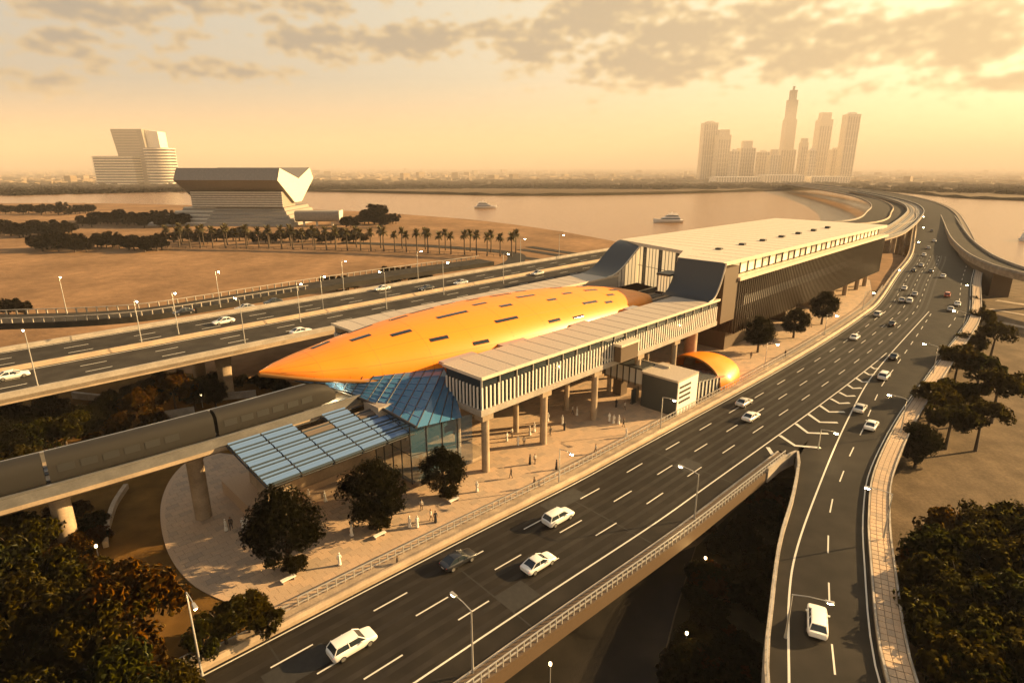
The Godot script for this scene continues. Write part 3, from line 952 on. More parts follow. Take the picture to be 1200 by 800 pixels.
# ---------------------------------------------------------------- railway and station
var rail := []
func rail_viaduct():
	var c := [ST(-120, -96, 11.6), ST(-60, -88, 11.6), ST(-25, -83.5, 11.6), ST(0, -80.6, 11.6), ST(20, -79.4, 11.6), ST(40, -79.5, 11.6), ST(80, -81, 11.6), ST(140, -82, 11.6), ST(260, -82, 11.8)]
	for p in [[1036, 276], [1056, 266], [1070, 254], [1073, 247], [1067, 240.5], [1052, 235], [1030, 229.5], [1000, 224]]: c.append(at(p[0], p[1], 12.0))
	rail = smooth(c, 8)
	var m := MB.new(rail[0])
	m.sweep(rail, [Vector2(-5.2, -0.5), Vector2(-3.4, -1.5), Vector2(3.4, -1.5), Vector2(5.2, -0.5), Vector2(5.2, 0.0), Vector2(-5.2, 0.0)])
	var t := thing("railway_viaduct", "elevated double track railway on a pale girder leading into the station", "viaduct", rail[0])
	made(t, "girder", m, M.concrete)
	for e in [-5.2, 5.0]:
		m = MB.new(rail[0])
		m.sweep(shifted(rail, e), [Vector2(0, 0.0), Vector2(0.2, 0.0), Vector2(0.2, 1.25), Vector2(0, 1.25)])
		made(t, "parapet_panel", m, M.grey_concrete)
		m = MB.new(rail[0])
		m.sweep(shifted(rail, e), [Vector2(-0.08, 1.25), Vector2(0.28, 1.25), Vector2(0.28, 1.36), Vector2(-0.08, 1.36)])
		made(t, "coping", m, M.steel)
		m = MB.new(rail[0])
		m.sweep(shifted(rail, e + (0.0 if e > 0 else 0.2)), [Vector2(-0.1, -0.55), Vector2(0.12, -0.55), Vector2(0.12, -0.05), Vector2(-0.1, -0.05)])
		made(t, "edge_beam", m, M.concrete)
	for track in [-2.05, 2.05]:
		m = MB.new(rail[0])
		m.sweep(shifted(rail, track), [Vector2(-1.25, 0.01), Vector2(1.25, 0.01), Vector2(1.25, 0.16), Vector2(-1.25, 0.16)])
		var bed := made(t, "track_slab", m, M.grey_concrete)
		for e in [-0.72, 0.72]:
			m = MB.new(rail[0])
			m.sweep(shifted(rail, track + e), [Vector2(-0.05, 0.16), Vector2(0.05, 0.16), Vector2(0.05, 0.32), Vector2(-0.05, 0.32)])
			made(bed, "rail", m, M.steel)
	# round columns with a widened head
	for q in [[20.0, 0.0], [5.5, 0.0], [-16.0, 0.0], [-40.0, 0.0], [296.0, LOW], [330.0, LOW], [372.0, LOW], [420.0, LOW], [470.0, LOW]]:
		var w: Vector3 = walk(rail, nearest(rail, ST(q[0], -79.5, 11.6)))[0]
		m = MB.new(Vector3(w.x, q[1], w.z))
		m.tube([Vector3(w.x, q[1] - 0.2, w.z), Vector3(w.x, w.y - 3.2, w.z), Vector3(w.x, w.y - 1.45, w.z)], [1.05, 1.05, 1.7], 20)
		var pt := thing("railway_column", "round concrete column carrying the elevated railway", "column", Vector3(w.x, q[1], w.z), "columns under the railway")
		made(pt, "shaft", m, M.concrete)

func sbox(m: MB, s0: float, s1: float, t0: float, t1: float, h0: float, h1: float):
	m.hexa([ST(s0, t0, h0), ST(s0, t1, h0), ST(s1, t1, h0), ST(s1, t0, h0), ST(s0, t0, h1), ST(s0, t1, h1), ST(s1, t1, h1), ST(s1, t0, h1)])
func sprism(m: MB, prof: Array, t0: float, t1: float):
	# profile in (s, h), extruded across; counter-clockwise seen from the road side
	var k := prof.size()
	for a in k:
		var b := (a + 1) % k
		m.quad(ST(prof[b].x, t1, prof[b].y), ST(prof[a].x, t1, prof[a].y), ST(prof[a].x, t0, prof[a].y), ST(prof[b].x, t0, prof[b].y))
	var tr := Geometry2D.triangulate_polygon(PackedVector2Array(prof))
	for a in range(0, tr.size(), 3):
		var q := [prof[tr[a]], prof[tr[a + 1]], prof[tr[a + 2]]]
		if (q[1] - q[0]).cross(q[2] - q[0]) < 0: q.reverse()
		m.tri(ST(q[0].x, t1, q[0].y), ST(q[1].x, t1, q[1].y), ST(q[2].x, t1, q[2].y))
		m.tri(ST(q[2].x, t0, q[2].y), ST(q[1].x, t0, q[1].y), ST(q[0].x, t0, q[0].y))

# half width, rim height and ridge height of the golden roof along the station
const SHELL := [[30.8, 0.15, 17.3, 17.6], [33.0, 2.3, 16.9, 18.0], [37.0, 4.6, 16.0, 18.6], [44.0, 7.0, 14.6, 19.6], [55.0, 9.6, 13.4, 20.6], [68.0, 11.6, 12.9, 21.0], [82.0, 12.3, 12.8, 20.8], [96.0, 12.0, 12.9, 20.0], [108.0, 10.8, 13.0, 18.8], [118.0, 8.6, 13.1, 17.2], [125.0, 5.8, 13.2, 15.6], [129.5, 2.8, 13.3, 14.3], [131.0, 0.2, 13.4, 13.6]]
func shell_at(s: float) -> Vector3:
	for k in SHELL.size() - 1:
		if s <= SHELL[k + 1][0]:
			var f: float = (s - SHELL[k][0]) / (SHELL[k + 1][0] - SHELL[k][0])
			var o := Vector3.ZERO
			for j in 3:
				o[j] = cubic_interpolate(SHELL[k][j + 1], SHELL[k + 1][j + 1], SHELL[maxi(k - 1, 0)][j + 1], SHELL[mini(k + 2, SHELL.size() - 1)][j + 1], f)
			return o
	return Vector3(0.1, 13.4, 13.5)
func shell_point(s: float, turn: float, off := 0.0) -> Vector3:
	# turn 0 at the road side rim, PI at the far rim
	var q := shell_at(s)
	var st := sin(turn)
	return ST(s, -82.0 + (q.x + off) * cos(turn), q.y + (q.z - q.y + off) * pow(maxf(st, 0.0), 0.85))

func station():
	var base := ST(95, -82, 0)
	var st := thing("metro_station", "elevated metro station with golden shell roof and louvred side galleries", "station", base)
	# ---- golden shell
	var m := MB.new(base)
	var rows := []
	for a in 81:
		var s := lerpf(30.8, 131.0, 1.0 - pow(1.0 - a / 80.0, 1.15))
		var row := []
		for b in 41: row.append(shell_point(s, PI * (1.0 - b / 40.0)))
		rows.append(row)
	m.grid(rows)
	var shell := made(st, "shell_roof", m, M.gold_shell)
	shell.set_meta("label", "golden orange leaf shaped shell roof")
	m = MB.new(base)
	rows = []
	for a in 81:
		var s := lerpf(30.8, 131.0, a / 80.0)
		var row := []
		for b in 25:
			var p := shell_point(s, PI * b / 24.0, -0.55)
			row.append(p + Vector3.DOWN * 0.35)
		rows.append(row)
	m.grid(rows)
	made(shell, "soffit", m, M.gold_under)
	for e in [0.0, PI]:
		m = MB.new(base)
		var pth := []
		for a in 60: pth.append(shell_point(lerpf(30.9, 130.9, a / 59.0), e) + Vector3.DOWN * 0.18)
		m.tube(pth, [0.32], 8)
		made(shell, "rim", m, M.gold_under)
	for k in 11:
		m = MB.new(base)
		var pth := []
		for b in 33: pth.append(shell_point(38.0 + k * 8.4, PI * (0.01 + 0.98 * b / 32.0), -0.012))
		m.tube(pth, [0.025], 5, false)
		made(shell, "seam", m, M.gold_under)
	for e in [0.35, 0.8, 1.25, 1.57, 1.9, 2.4, 2.85]:
		m = MB.new(base)
		var pth := []
		for a in 50: pth.append(shell_point(lerpf(33.0, 129.0, a / 49.0), e, -0.012))
		m.tube(pth, [0.025], 5, false)
		made(shell, "seam", m, M.gold_under)
	# slots of glass in the shell: place along, turn, length
	for q in [[49, 1.9, 4.6], [56, 1.75, 3.6], [62, 1.85, 5.2], [69, 1.95, 3.0], [74, 1.8, 3.0], [81, 1.75, 5.4], [88, 1.85, 2.6], [98, 1.75, 3.2], [106, 1.7, 3.0], [52.5, 1.1, 3.6], [46.5, 1.35, 3.4], [57.5, 0.72, 3.4], [64, 1.28, 6.6], [72, 1.45, 3.2], [76, 1.2, 3.0], [72.5, 0.82, 5.4], [84, 1.42, 5.0], [88, 1.12, 2.6], [95, 1.28, 2.8], [104, 1.32, 4.6], [112, 1.25, 2.8], [97, 0.82, 5.0], [103, 0.72, 2.8], [107, 0.98, 2.8], [83, 0.55, 3.2], [41, 1.75, 3.0], [90, 0.5, 3.4], [64.5, 0.45, 3.2]]:
		m = MB.new(base)
		var r0 := []
		for a in 5:
			var s: float = q[0] + q[2] * (a / 4.0 - 0.5)
			var w: float = 0.42 / maxf(shell_at(s).x, 1.0)
			r0.append([shell_point(s, q[1] + w, -0.1), shell_point(s, q[1] + w, 0.06), shell_point(s, q[1], 0.07), shell_point(s, q[1] - w, 0.06), shell_point(s, q[1] - w, -0.1)])
		m.grid(r0)
		for e in [0, 4]: m.quad(r0[e][0], r0[e][1], r0[e][3], r0[e][4])
		made(shell, "skylight", m, M.dark_glass)
	# ---- side galleries
	gallery(st, base, -69.2, -60.4, true)
	gallery(st, base, -103.8, -95.0, false)
	# ---- blue glass sail between the shell's rim and the front sill
	var sill := [at(346, 445.5, 13.6), at(395, 457, 12.9), at(440, 475, 12.2), at(488, 501, 11.0)]
	sill = even(smooth(sill, 6), 14)
	var front := []
	var top := []
	var n := 14
	for k in n + 1:
		var f := float(k) / n
		front.append(sill[k])
		top.append(shell_point(lerpf(33.5, 56.5, f), 0.12) + Vector3.DOWN * 0.25)
	for k in n:
		var pane := MB.new(base)
		pane.quad(front[k], front[k + 1], top[k + 1], top[k])
		made(st, "glass_pane", pane, M.blue_glass)
		var fr := MB.new(base)
		fr.tube([front[k], top[k]], [0.09], 6)
		made(st, "mullion", fr, M.dark_frame)
		fr = MB.new(base)
		for j in [0.14, 0.28, 0.42, 0.56, 0.7, 0.84]: fr.tube([front[k].lerp(top[k], j), front[k + 1].lerp(top[k + 1], j)], [0.07], 5)
		made(st, "glazing_bar", fr, M.slat_blue)
	m = MB.new(base)
	m.tube(front, [0.22], 8)
	made(st, "glass_sill", m, M.dark_frame)
	for q in [[front[n], at(541, 489, 9.9), ST(54.0, -66.0, 10.9), top[n]]]:
		for k in 4:
			var pane := MB.new(base)
			pane.quad(q[0].lerp(q[1], k / 4.0), q[0].lerp(q[1], (k + 1) / 4.0), q[3].lerp(q[2], (k + 1) / 4.0), q[3].lerp(q[2], k / 4.0))
			made(st, "glass_pane", pane, M.blue_glass)
			var fr := MB.new(base)
			fr.tube([q[0].lerp(q[1], k / 4.0), q[3].lerp(q[2], k / 4.0)], [0.08], 6)
			made(st, "mullion", fr, M.dark_frame)
	# floor and stairs behind the glass
	m = MB.new(base)
	sbox(m, 42, 131, -95.0, -86.0, 10.3, 12.4)
	sbox(m, 42, 131, -73.2, -69.2, 10.3, 12.4)
	made(st, "platform", m, M.pale_concrete)
	for tt in [-72.4, -70.6]:
		m = MB.new(base)
		for k in 16:
			sbox(m, 47.0 + k * 0.45, 47.45 + k * 0.45, tt - 0.55, tt + 0.55, 5.2 + k * 0.4, 5.9 + k * 0.4)
		var es := made(st, "escalator", m, M.galvanised)
		m = MB.new(base)
		for e in [-0.62, 0.62]: m.obox(ST(50.6, tt + e, 9.4), Vector3(R * 3.6, 3.2, -R * 3.6), Vector3(-R * 0.25, 0.45, R * 0.25), Vector3(R, 0, R) * 0.05)
		made(es, "balustrade", m, M.clear_glass)
	# glazed side hall below the gallery's end
	m = MB.new(base)
	sbox(m, 44, 58, -72.6, -63.0, 1.4, 1.9)
	made(st, "hall_floor", m, M.concrete)
	for q in [[ST(43.6, -64.0, 1.6), ST(54, -62.6, 1.6), ST(54, -62.6, 9.8), ST(43.6, -64.0, 10.6)], [ST(43.4, -73, 1.6), ST(43.6, -64.0, 1.6), ST(43.6, -64.0, 10.6), ST(43.4, -73, 10.9)]]:
		for k in 4:
			var a: Vector3 = q[0].lerp(q[1], k / 4.0)
			var b: Vector3 = q[0].lerp(q[1], (k + 1) / 4.0)
			var d: Vector3 = q[3].lerp(q[2], (k + 1) / 4.0)
			var e: Vector3 = q[3].lerp(q[2], k / 4.0)
			m = MB.new(base)
			m.quad(a, b, d, e)
			made(st, "glass_pane", m, M.tinted_glass)
			m = MB.new(base)
			m.tube([a, e], [0.1], 6)
			m.tube([a.lerp(e, 0.5), b.lerp(d, 0.5)], [0.06], 5)
			made(st, "mullion", m, M.dark_frame)
	# ---- columns below the road side gallery
	for s in [55.6, 69.0, 83.0, 97.0, 111.0]:
		m = MB.new(base)
		m.tube([ST(s, -61.4, -0.1), ST(s, -61.4, 8.9)], [0.62], 16)
		sbox(m, s - 1.1, s + 1.1, -62.6, -60.7, 8.9, 9.8)
		made(st, "column", m, M.concrete)
		m = MB.new(base)
		m.tube([ST(s, -68.0, -0.1), ST(s, -68.0, 9.8)], [0.5], 12)
		made(st, "column", m, M.concrete)
	m = MB.new(base)
	m.tube([ST(125.0, -65.0, -0.1), ST(125.0, -65.0, 9.8)], [1.5], 18)
	made(st, "column", m, M.concrete)
	# ---- the high hall beyond
	big_hall(st, base)
	# ---- plinth and blue slatted canopy towards the plaza
	m = MB.new(base)
	sbox(m, 24.2, 56, -84, -73.6, -0.1, 1.9)
	made(st, "plinth", m, M.stone_warm)
	m = MB.new(base)
	sbox(m, 23.4, 55, -73.6, -72.2, -0.1, 0.9)
	made(st, "step", m, M.stone)
	m = MB.new(base)
	sbox(m, 25.2, 28.4, -72.9, -69.9, -0.1, 9.6)
	made(st, "canopy_pier", m, M.concrete)
	m = MB.new(base)
	sbox(m, 27.0, 54.0, -80.6, -73.8, 1.9, 8.6)
	made(st, "core_wall", m, M.concrete)
	canopy(st, base)

func gallery(st: Node3D, base: Vector3, t0: float, t1: float, road_side: bool):
	var s0 := 54.0
	var s1 := 128.0 if road_side else 137.0
	var m := MB.new(base)
	# floor tray with canted edges
	sprism(m, [Vector2(s0 + 0.7, 9.8), Vector2(s1, 9.8), Vector2(s1, 10.9), Vector2(s0, 10.9), Vector2(s0, 10.3)], t0 + 0.3, t1 - 0.3)
	var g := made(st, "gallery", m, M.concrete)
	g.set_meta("label", "road side gallery of white fins" if road_side else "far gallery behind the golden shell")
	m = MB.new(base)
	sbox(m, s0 - 0.05, s1, t1 - 0.3, t1 + 0.02, 9.95, 10.95)
	sbox(m, s0 - 0.07, s0 + 0.2, t0, t1 - 0.3, 9.97, 10.93)
	made(g, "fascia", m, M.pale_concrete)
	# glazing in bays, set back behind the fins
	var tg := t1 - 0.45 if road_side else t0 + 0.45
	for k in 20:
		var a := s0 + 0.4 + k * 3.68
		m = MB.new(base)
		sbox(m, a, a + 3.6, tg - 0.03, tg + 0.03, 10.95, 15.85)
		made(g, "glass_pane", m, M.dark_glass)
		m = MB.new(base)
		sbox(m, a - 0.07, a + 0.07, tg - 0.1, tg + 0.25, 10.95, 15.85)
		made(g, "mullion", m, M.galvanised)
	m = MB.new(base)
	sbox(m, s0 + 0.38, s0 + 0.44, t0 + 0.3, t1 - 0.4, 10.95, 15.85)
	made(g, "end_glass", m, M.dark_glass)
	m = MB.new(base)
	sbox(m, s0, s1, t0 - 0.1, t1 + 0.12, 15.88, 16.22)
	made(g, "roof", m, M.roof_sheet)
	for k in 19:
		m = MB.new(base)
		sbox(m, s0 + 3.6 + k * 3.68, s0 + 3.7 + k * 3.68, t0 - 0.08, t1 + 0.1, 16.1, 16.26)
		made(g, "roof_seam", m, M.roof_sheet)
	m = MB.new(base)
	sbox(m, s0 - 0.1, s1, t1 + 0.12, t1 + 0.3, 15.8, 16.32)
	sbox(m, s0 - 0.12, s0 - 0.003, t0 - 0.1, t1 + 0.12, 15.82, 16.3)
	made(g, "roof_edge", m, M.roof_cream)
	m = MB.new(base)
	sbox(m, s0 + 1.0, s1, (t1 if not road_side else t0) - 0.05, (t1 if not road_side else t0) + 0.05, 10.9, 15.88)
	made(g, "back_wall", m, M.galvanised)
	# fins
	var fin := MB.new()
	fin.obox(Vector3(0, 1.75, 0), Vector3(R, 0, -R) * 0.115, Vector3(0, 1.75, 0), Vector3(R, 0, R) * 0.08)
	var mesh := fin.commit()
	var n := 88 if road_side else 0
	for k in n:
		var s := s0 + 0.35 + k * (s1 - s0 - 0.9) / 87.0
		part(g, "fin", mesh, M.fin_white, ST(s, t1 - 0.15, 10.95) - base)
	for k in 10:
		part(g, "fin", mesh, M.fin_white, ST(s0 + 0.12, t1 - 0.95 - k * (t1 - t0 - 1.6) / 9.0, 10.95) - base)
	if road_side:
		for k in 4:
			m = MB.new(base)
			var a: float = [54.6, 67.5, 86.0, 105.0][k]
			sbox(m, a, a + 7.0 - k, t0 - 1.9, t0 - 0.12, 15.6, 16.1)
			made(g, "roof_bracket", m, M.galvanised)
		# small projecting box with a cream lid
		m = MB.new(base)
		sbox(m, 86.6, 92.6, t1 + 0.32, t1 + 2.0, 14.0, 14.45)
		made(g, "box_lid", m, M.roof_cream)
		m = MB.new(base)
		sbox(m, 86.8, 92.4, t1 + 0.32, t1 + 1.8, 11.0, 13.98)
		made(g, "box_wall", m, M.bronze_wall)

func big_hall(st: Node3D, base: Vector3):
	var m := MB.new(base)
	sbox(m, 137.7, 264, -75.0, -61.0, 5.9, 19.2)
	sbox(m, 152.0, 263.9, -103.6, -74.9, 5.92, 19.18)
	var hall := made(st, "louvred_hall", m, M.bronze)
	hall.set_meta("label", "dark louvred hall raised on piers")
	# pale translucent band and louvres on the road side
	m = MB.new(base)
	sbox(m, 142, 263, -60.98, -60.86, 12.3, 14.6)
	made(hall, "light_band", m, M.bright_glass)
	var fin := MB.new()
	fin.obox(Vector3(0, 6.65, 0), Vector3(R, 0, -R) * 0.16, Vector3(0, 6.65, 0), Vector3(R, 0, R) * 0.11)
	var mesh := fin.commit()
	for k in 106: part(hall, "louvre", mesh, M.bronze, ST(138.0 + k * 1.19, -60.5, 5.9) - base)
	for k in 10: part(hall, "louvre", mesh, M.bronze, ST(137.35, -61.5 - k * 1.35, 5.9) - base)
	m = MB.new(base)
	sbox(m, 137.2, 266, -62.4, -60.0, 19.2, 20.0)
	made(hall, "ledge", m, M.roof_cream)
	# upper storey set back, with bright glazing
	m = MB.new(base)
	sbox(m, 137.5, 262, -75.0, -62.9, 19.2, 23.0)
	sbox(m, 152.5, 261.9, -103, -74.9, 19.22, 22.98)
	made(st, "upper_wall", m, M.bronze_wall)
	for k in 28:
		var a := 138.0 + k * 4.4
		m = MB.new(base)
		sbox(m, a, a + 4.1, -62.88, -62.78, 20.2, 22.8)
		made(st, "upper_window", m, M.added_glow_pane if (k < 4 or k > 20 or k % 2) else M.bright_glass)  # most of these panes carry the added glow
		m = MB.new(base)
		sbox(m, a + 4.12, a + 4.38, -62.88, -62.5, 20.02, 22.9)
		made(st, "upper_mullion", m, M.dark_frame)
	# roof, a wide cream sheet
	m = MB.new(base)
	var rim := [[150.5, -104.2], [141.5, -78.0], [130.0, -73.0], [130.0, -61.2], [266.5, -61.2], [266.5, -104.2]]
	var plan := PackedVector2Array()
	for q in rim: plan.append(Vector2(q[0], q[1]))
	var tall := func(q: Vector2, d: float) -> Vector3: return ST(q.x, q.y, lerpf(24.3, 23.4, (q.x - 130.0) / 136.5) - d)
	var tr := Geometry2D.triangulate_polygon(plan)
	for a in range(0, tr.size(), 3):
		var q := [plan[tr[a]], plan[tr[a + 1]], plan[tr[a + 2]]]
		if (q[1] - q[0]).cross(q[2] - q[0]) > 0: q.reverse()
		m.tri(tall.call(q[0], 0.0), tall.call(q[1], 0.0), tall.call(q[2], 0.0))
		m.tri(tall.call(q[2], 0.9), tall.call(q[1], 0.9), tall.call(q[0], 0.9))
	for a in plan.size():
		var b2 := (a + 1) % plan.size()
		m.quad(tall.call(plan[a], 0.9), tall.call(plan[b2], 0.9), tall.call(plan[b2], 0.0), tall.call(plan[a], 0.0))
	var roof := made(st, "hall_roof", m, M.roof_cream)
	for k in 22:
		var s := 134.0 + k * 6.0
		m = MB.new(base)
		sbox(m, s, s + 0.14, -104.1 if s > 151 else (-72.6 if s < 142 else -78.0), -61.3, 23.2, lerpf(24.33, 23.43, (s - 130.6) / 136.0))
		made(roof, "standing_seam", m, M.roof_cream)
	for k in 7:
		var s := 150.0 + k * 14.0
		m = MB.new(base)
		sbox(m, s, s + 1.5, -73.4, -71.8, 23.6, 24.6 - k * 0.04)
		made(roof, "hatch", m, M.dark_frame)
	# curved dark sheets rising from both galleries to the roof
	for q in [[-72.6, -60.4, 123.0, 6.6], [-104.2, -95.0, 132.0, 18.5]]:
		var rows := []
		for a in 13:
			var f := a / 12.0
			var s: float = q[2] + q[3] * pow(f, 0.55 if q[3] < 10 else 0.85)
			var h := 16.25 + 8.0 * (pow(f, 1.35) if q[3] < 10 else smoothstep(0.0, 1.0, f) - 0.03 * f)
			rows.append([ST(s, q[0], h), ST(s, lerpf(q[0], q[1], 0.5), h), ST(s, q[1], h)])
		m = MB.new(base)
		m.grid(rows)
		for a in 12:
			for e in [0, 2]:
				var p: Vector3 = rows[a][e]
				var p2: Vector3 = rows[a + 1][e]
				var d := Vector3(R, -0.4, -R) * 0.5
				m.quad(p, p2, p2 + d, p + d)
		made(st, "rising_sheet", m, M.slate_sheet)
		var pth := []
		for a in 13: pth.append(rows[a][2] + ST(0, 0.05, 0))
		m = MB.new(base)
		m.tube(pth, [0.2], 6)
		made(st, "sheet_edge", m, M.roof_cream)
	m = MB.new(base)
	sbox(m, 130.0, 137.2, -63.0, -60.62, 9.8, 22.9)
	made(st, "corner_wall", m, M.bronze_wall)
	m = MB.new(base)
	sbox(m, 130.2, 137.6, -72.6, -63.0, 9.8, 22.9)
	made(st, "link_wall", m, M.bronze)
	# glazed front above the shell's end
	for k in 18:
		var f0 := k / 18.0
		var f1 := (k + 1) / 18.0
		var p0 := ST(lerpf(148.5, 141.6, f0), lerpf(-99.5, -77.0, f0), 12.6)
		var p1 := ST(lerpf(148.5, 141.6, f1), lerpf(-99.5, -77.0, f1), 12.6)
		var up := Vector3.UP * (lerpf(23.2, 23.35, f0) - 12.6)
		var g := (p1 - p0) * 0.06
		m = MB.new(base)
		m.quad(p0 + g, p1 - g, p1 - g + up, p0 + g + up)
		made(st, "front_pane", m, M.added_glow_pane if k > 2 and k % 5 else M.clear_glass)  # glow added to the glazing itself, a few panes left clear
		m = MB.new(base)
		m.tube([p0, p0 + up], [0.11], 6)
		m.tube([p0 + up * 0.5, p1 + up * 0.5], [0.07], 5)
		made(st, "front_mullion", m, M.dark_frame)
	for k in 9:
		var f0 := k / 9.0
		var f1 := (k + 1) / 9.0
		var a0 := lerpf(134.0, 149.0, f0)
		var a1 := lerpf(134.0, 149.0, f1)
		var h0 := 16.0 + 7.4 * smoothstep(0.0, 1.0, pow((a0 - 132.0) / 18.5, 1.18))
		var h1 := 16.0 + 7.4 * smoothstep(0.0, 1.0, pow((a1 - 132.0) / 18.5, 1.18))
		m = MB.new(base)
		m.quad(ST(a0 + 0.1, -95.2, 12.6), ST(a1 - 0.1, -95.2, 12.6), ST(a1 - 0.1, -95.2, h1), ST(a0 + 0.1, -95.2, h0))
		made(st, "side_window", m, M.added_glow_pane if k > 3 else M.bright_glass)
		m = MB.new(base)
		m.tube([ST(a0, -95.2, 12.6), ST(a0, -95.2, h0)], [0.1], 6)
		made(st, "side_mullion", m, M.dark_frame)
	m = MB.new(base)
	m.quad(ST(141.5, -77.0, 12.6), ST(137.7, -74.8, 12.6), ST(137.7, -74.8, 23.2), ST(141.5, -77.0, 23.2))
	made(st, "corner_window", m, M.bright_glass)
	m = MB.new(base)
	sbox(m, 126.5, 131.8, -76.4, -72.7, 15.4, 16.0)
	sbox(m, 126.5, 131.8, -76.4, -72.7, 20.0, 20.5)
	made(st, "bay_slab", m, M.dark_frame)
	m = MB.new(base)
	sbox(m, 126.9, 131.6, -76.0, -72.75, 16.0, 20.0)
	made(st, "bay_window", m, M.added_glow_pane)
	for k in 5:
		m = MB.new(base)
		sbox(m, 126.7, 126.9, -76.1 + k * 0.8, -75.95 + k * 0.8, 16.0, 20.0)
		made(st, "bay_mullion", m, M.galvanised)
	# piers under the hall
	for q in [[141.6, 160.0, -77.0, -64.3], [182.0, 190.0, -76.0, -64.5], [206.0, 212.0, -76.0, -64.0], [141.6, 260.0, -101.0, -90.0]]:
		m = MB.new(base)
		sbox(m, q[0], q[1], q[2], q[3], -0.1, 5.9)
		made(st, "pier_block", m, M.bronze_wall if q[1] < 200 else M.concrete)
	for s in [222.0, 236.0, 250.0, 260.0]:
		for t in [-64.0, -70.0]:
			m = MB.new(base)
			m.tube([ST(s, t, -0.1), ST(s, t, 5.9)], [0.8], 14)
			made(st, "pier", m, M.concrete)

func canopy(st: Node3D, base: Vector3):
	# four rows of slatted blue panels between the railway and the plaza
	var frame := MB.new(base)
	var lo := func(s: float, f: float) -> Vector3: return ST(s + 0.8 * f, lerpf(-73.6, -63.8, f), lerpf(12.05, 9.7, f))
	var cols := [[22.5, 26.6, 5], [26.8, 31.0, 5], [31.2, 35.2, 5], [35.4, 39.0, 5], [39.2, 42.6, 5], [42.8, 45.2, 3]]
	for c in cols.size():
		var q: Array = cols[c]
		for r in q[2]:
			var f0: float = r / 5.0 + 0.01
			var f1: float = (r + 1) / 5.0 - 0.01
			if q[2] == 3:
				f0 += 0.4; f1 += 0.4
			if (c == 2 and r == 0) or (c == 4 and r == 0): continue
			var dull: bool = (c == 2 and r == 1) or (c == 4 and r == 1)
			var pm := MB.new(base)
			var a: Vector3 = lo.call(q[0], f0)
			var b: Vector3 = lo.call(q[1], f0)
			var d: Vector3 = lo.call(q[1], f1)
			var e: Vector3 = lo.call(q[0], f1)
			pm.hexa([e + Vector3.DOWN * 0.12, d + Vector3.DOWN * 0.12, b + Vector3.DOWN * 0.12, a + Vector3.DOWN * 0.12, e, d, b, a])
			var panel := made(st, "canopy_panel", pm, M.slat_dark)
			for j in 3:
				var g0 := lerpf(f0, f1, [0.05, 0.42, 0.60][j])
				var g1 := lerpf(f0, f1, [0.14, 0.50, 0.86][j])
				var sm := MB.new(base)
				var a1: Vector3 = lo.call(q[0], g0)
				var b1: Vector3 = lo.call(q[1], g0)
				var d1: Vector3 = lo.call(q[1], g1)
				var e1: Vector3 = lo.call(q[0], g1)
				var u := Vector3.UP * 0.05
				var u2 := Vector3.UP * 0.12
				sm.hexa([e1 + u, d1 + u, b1 + u, a1 + u, e1 + u2, d1 + u2, b1 + u2 * 1.6, a1 + u2 * 1.6])
				made(panel, "slat", sm, M.slat_bronze if dull else M.slat_blue)
	for q in cols:
		frame.tube([lo.call(q[0] - 0.1, 0.0) + Vector3.DOWN * 0.25, lo.call(q[0] - 0.1, 1.0) + Vector3.DOWN * 0.25], [0.11], 6)
	for f in [0.02, 0.5, 0.98]: frame.tube([lo.call(22.4, f) + Vector3.DOWN * 0.42, lo.call(45.2 if f > 0.4 else 42.6, f) + Vector3.DOWN * 0.42], [0.13], 6)
	made(st, "canopy_frame", frame, M.dark_frame)

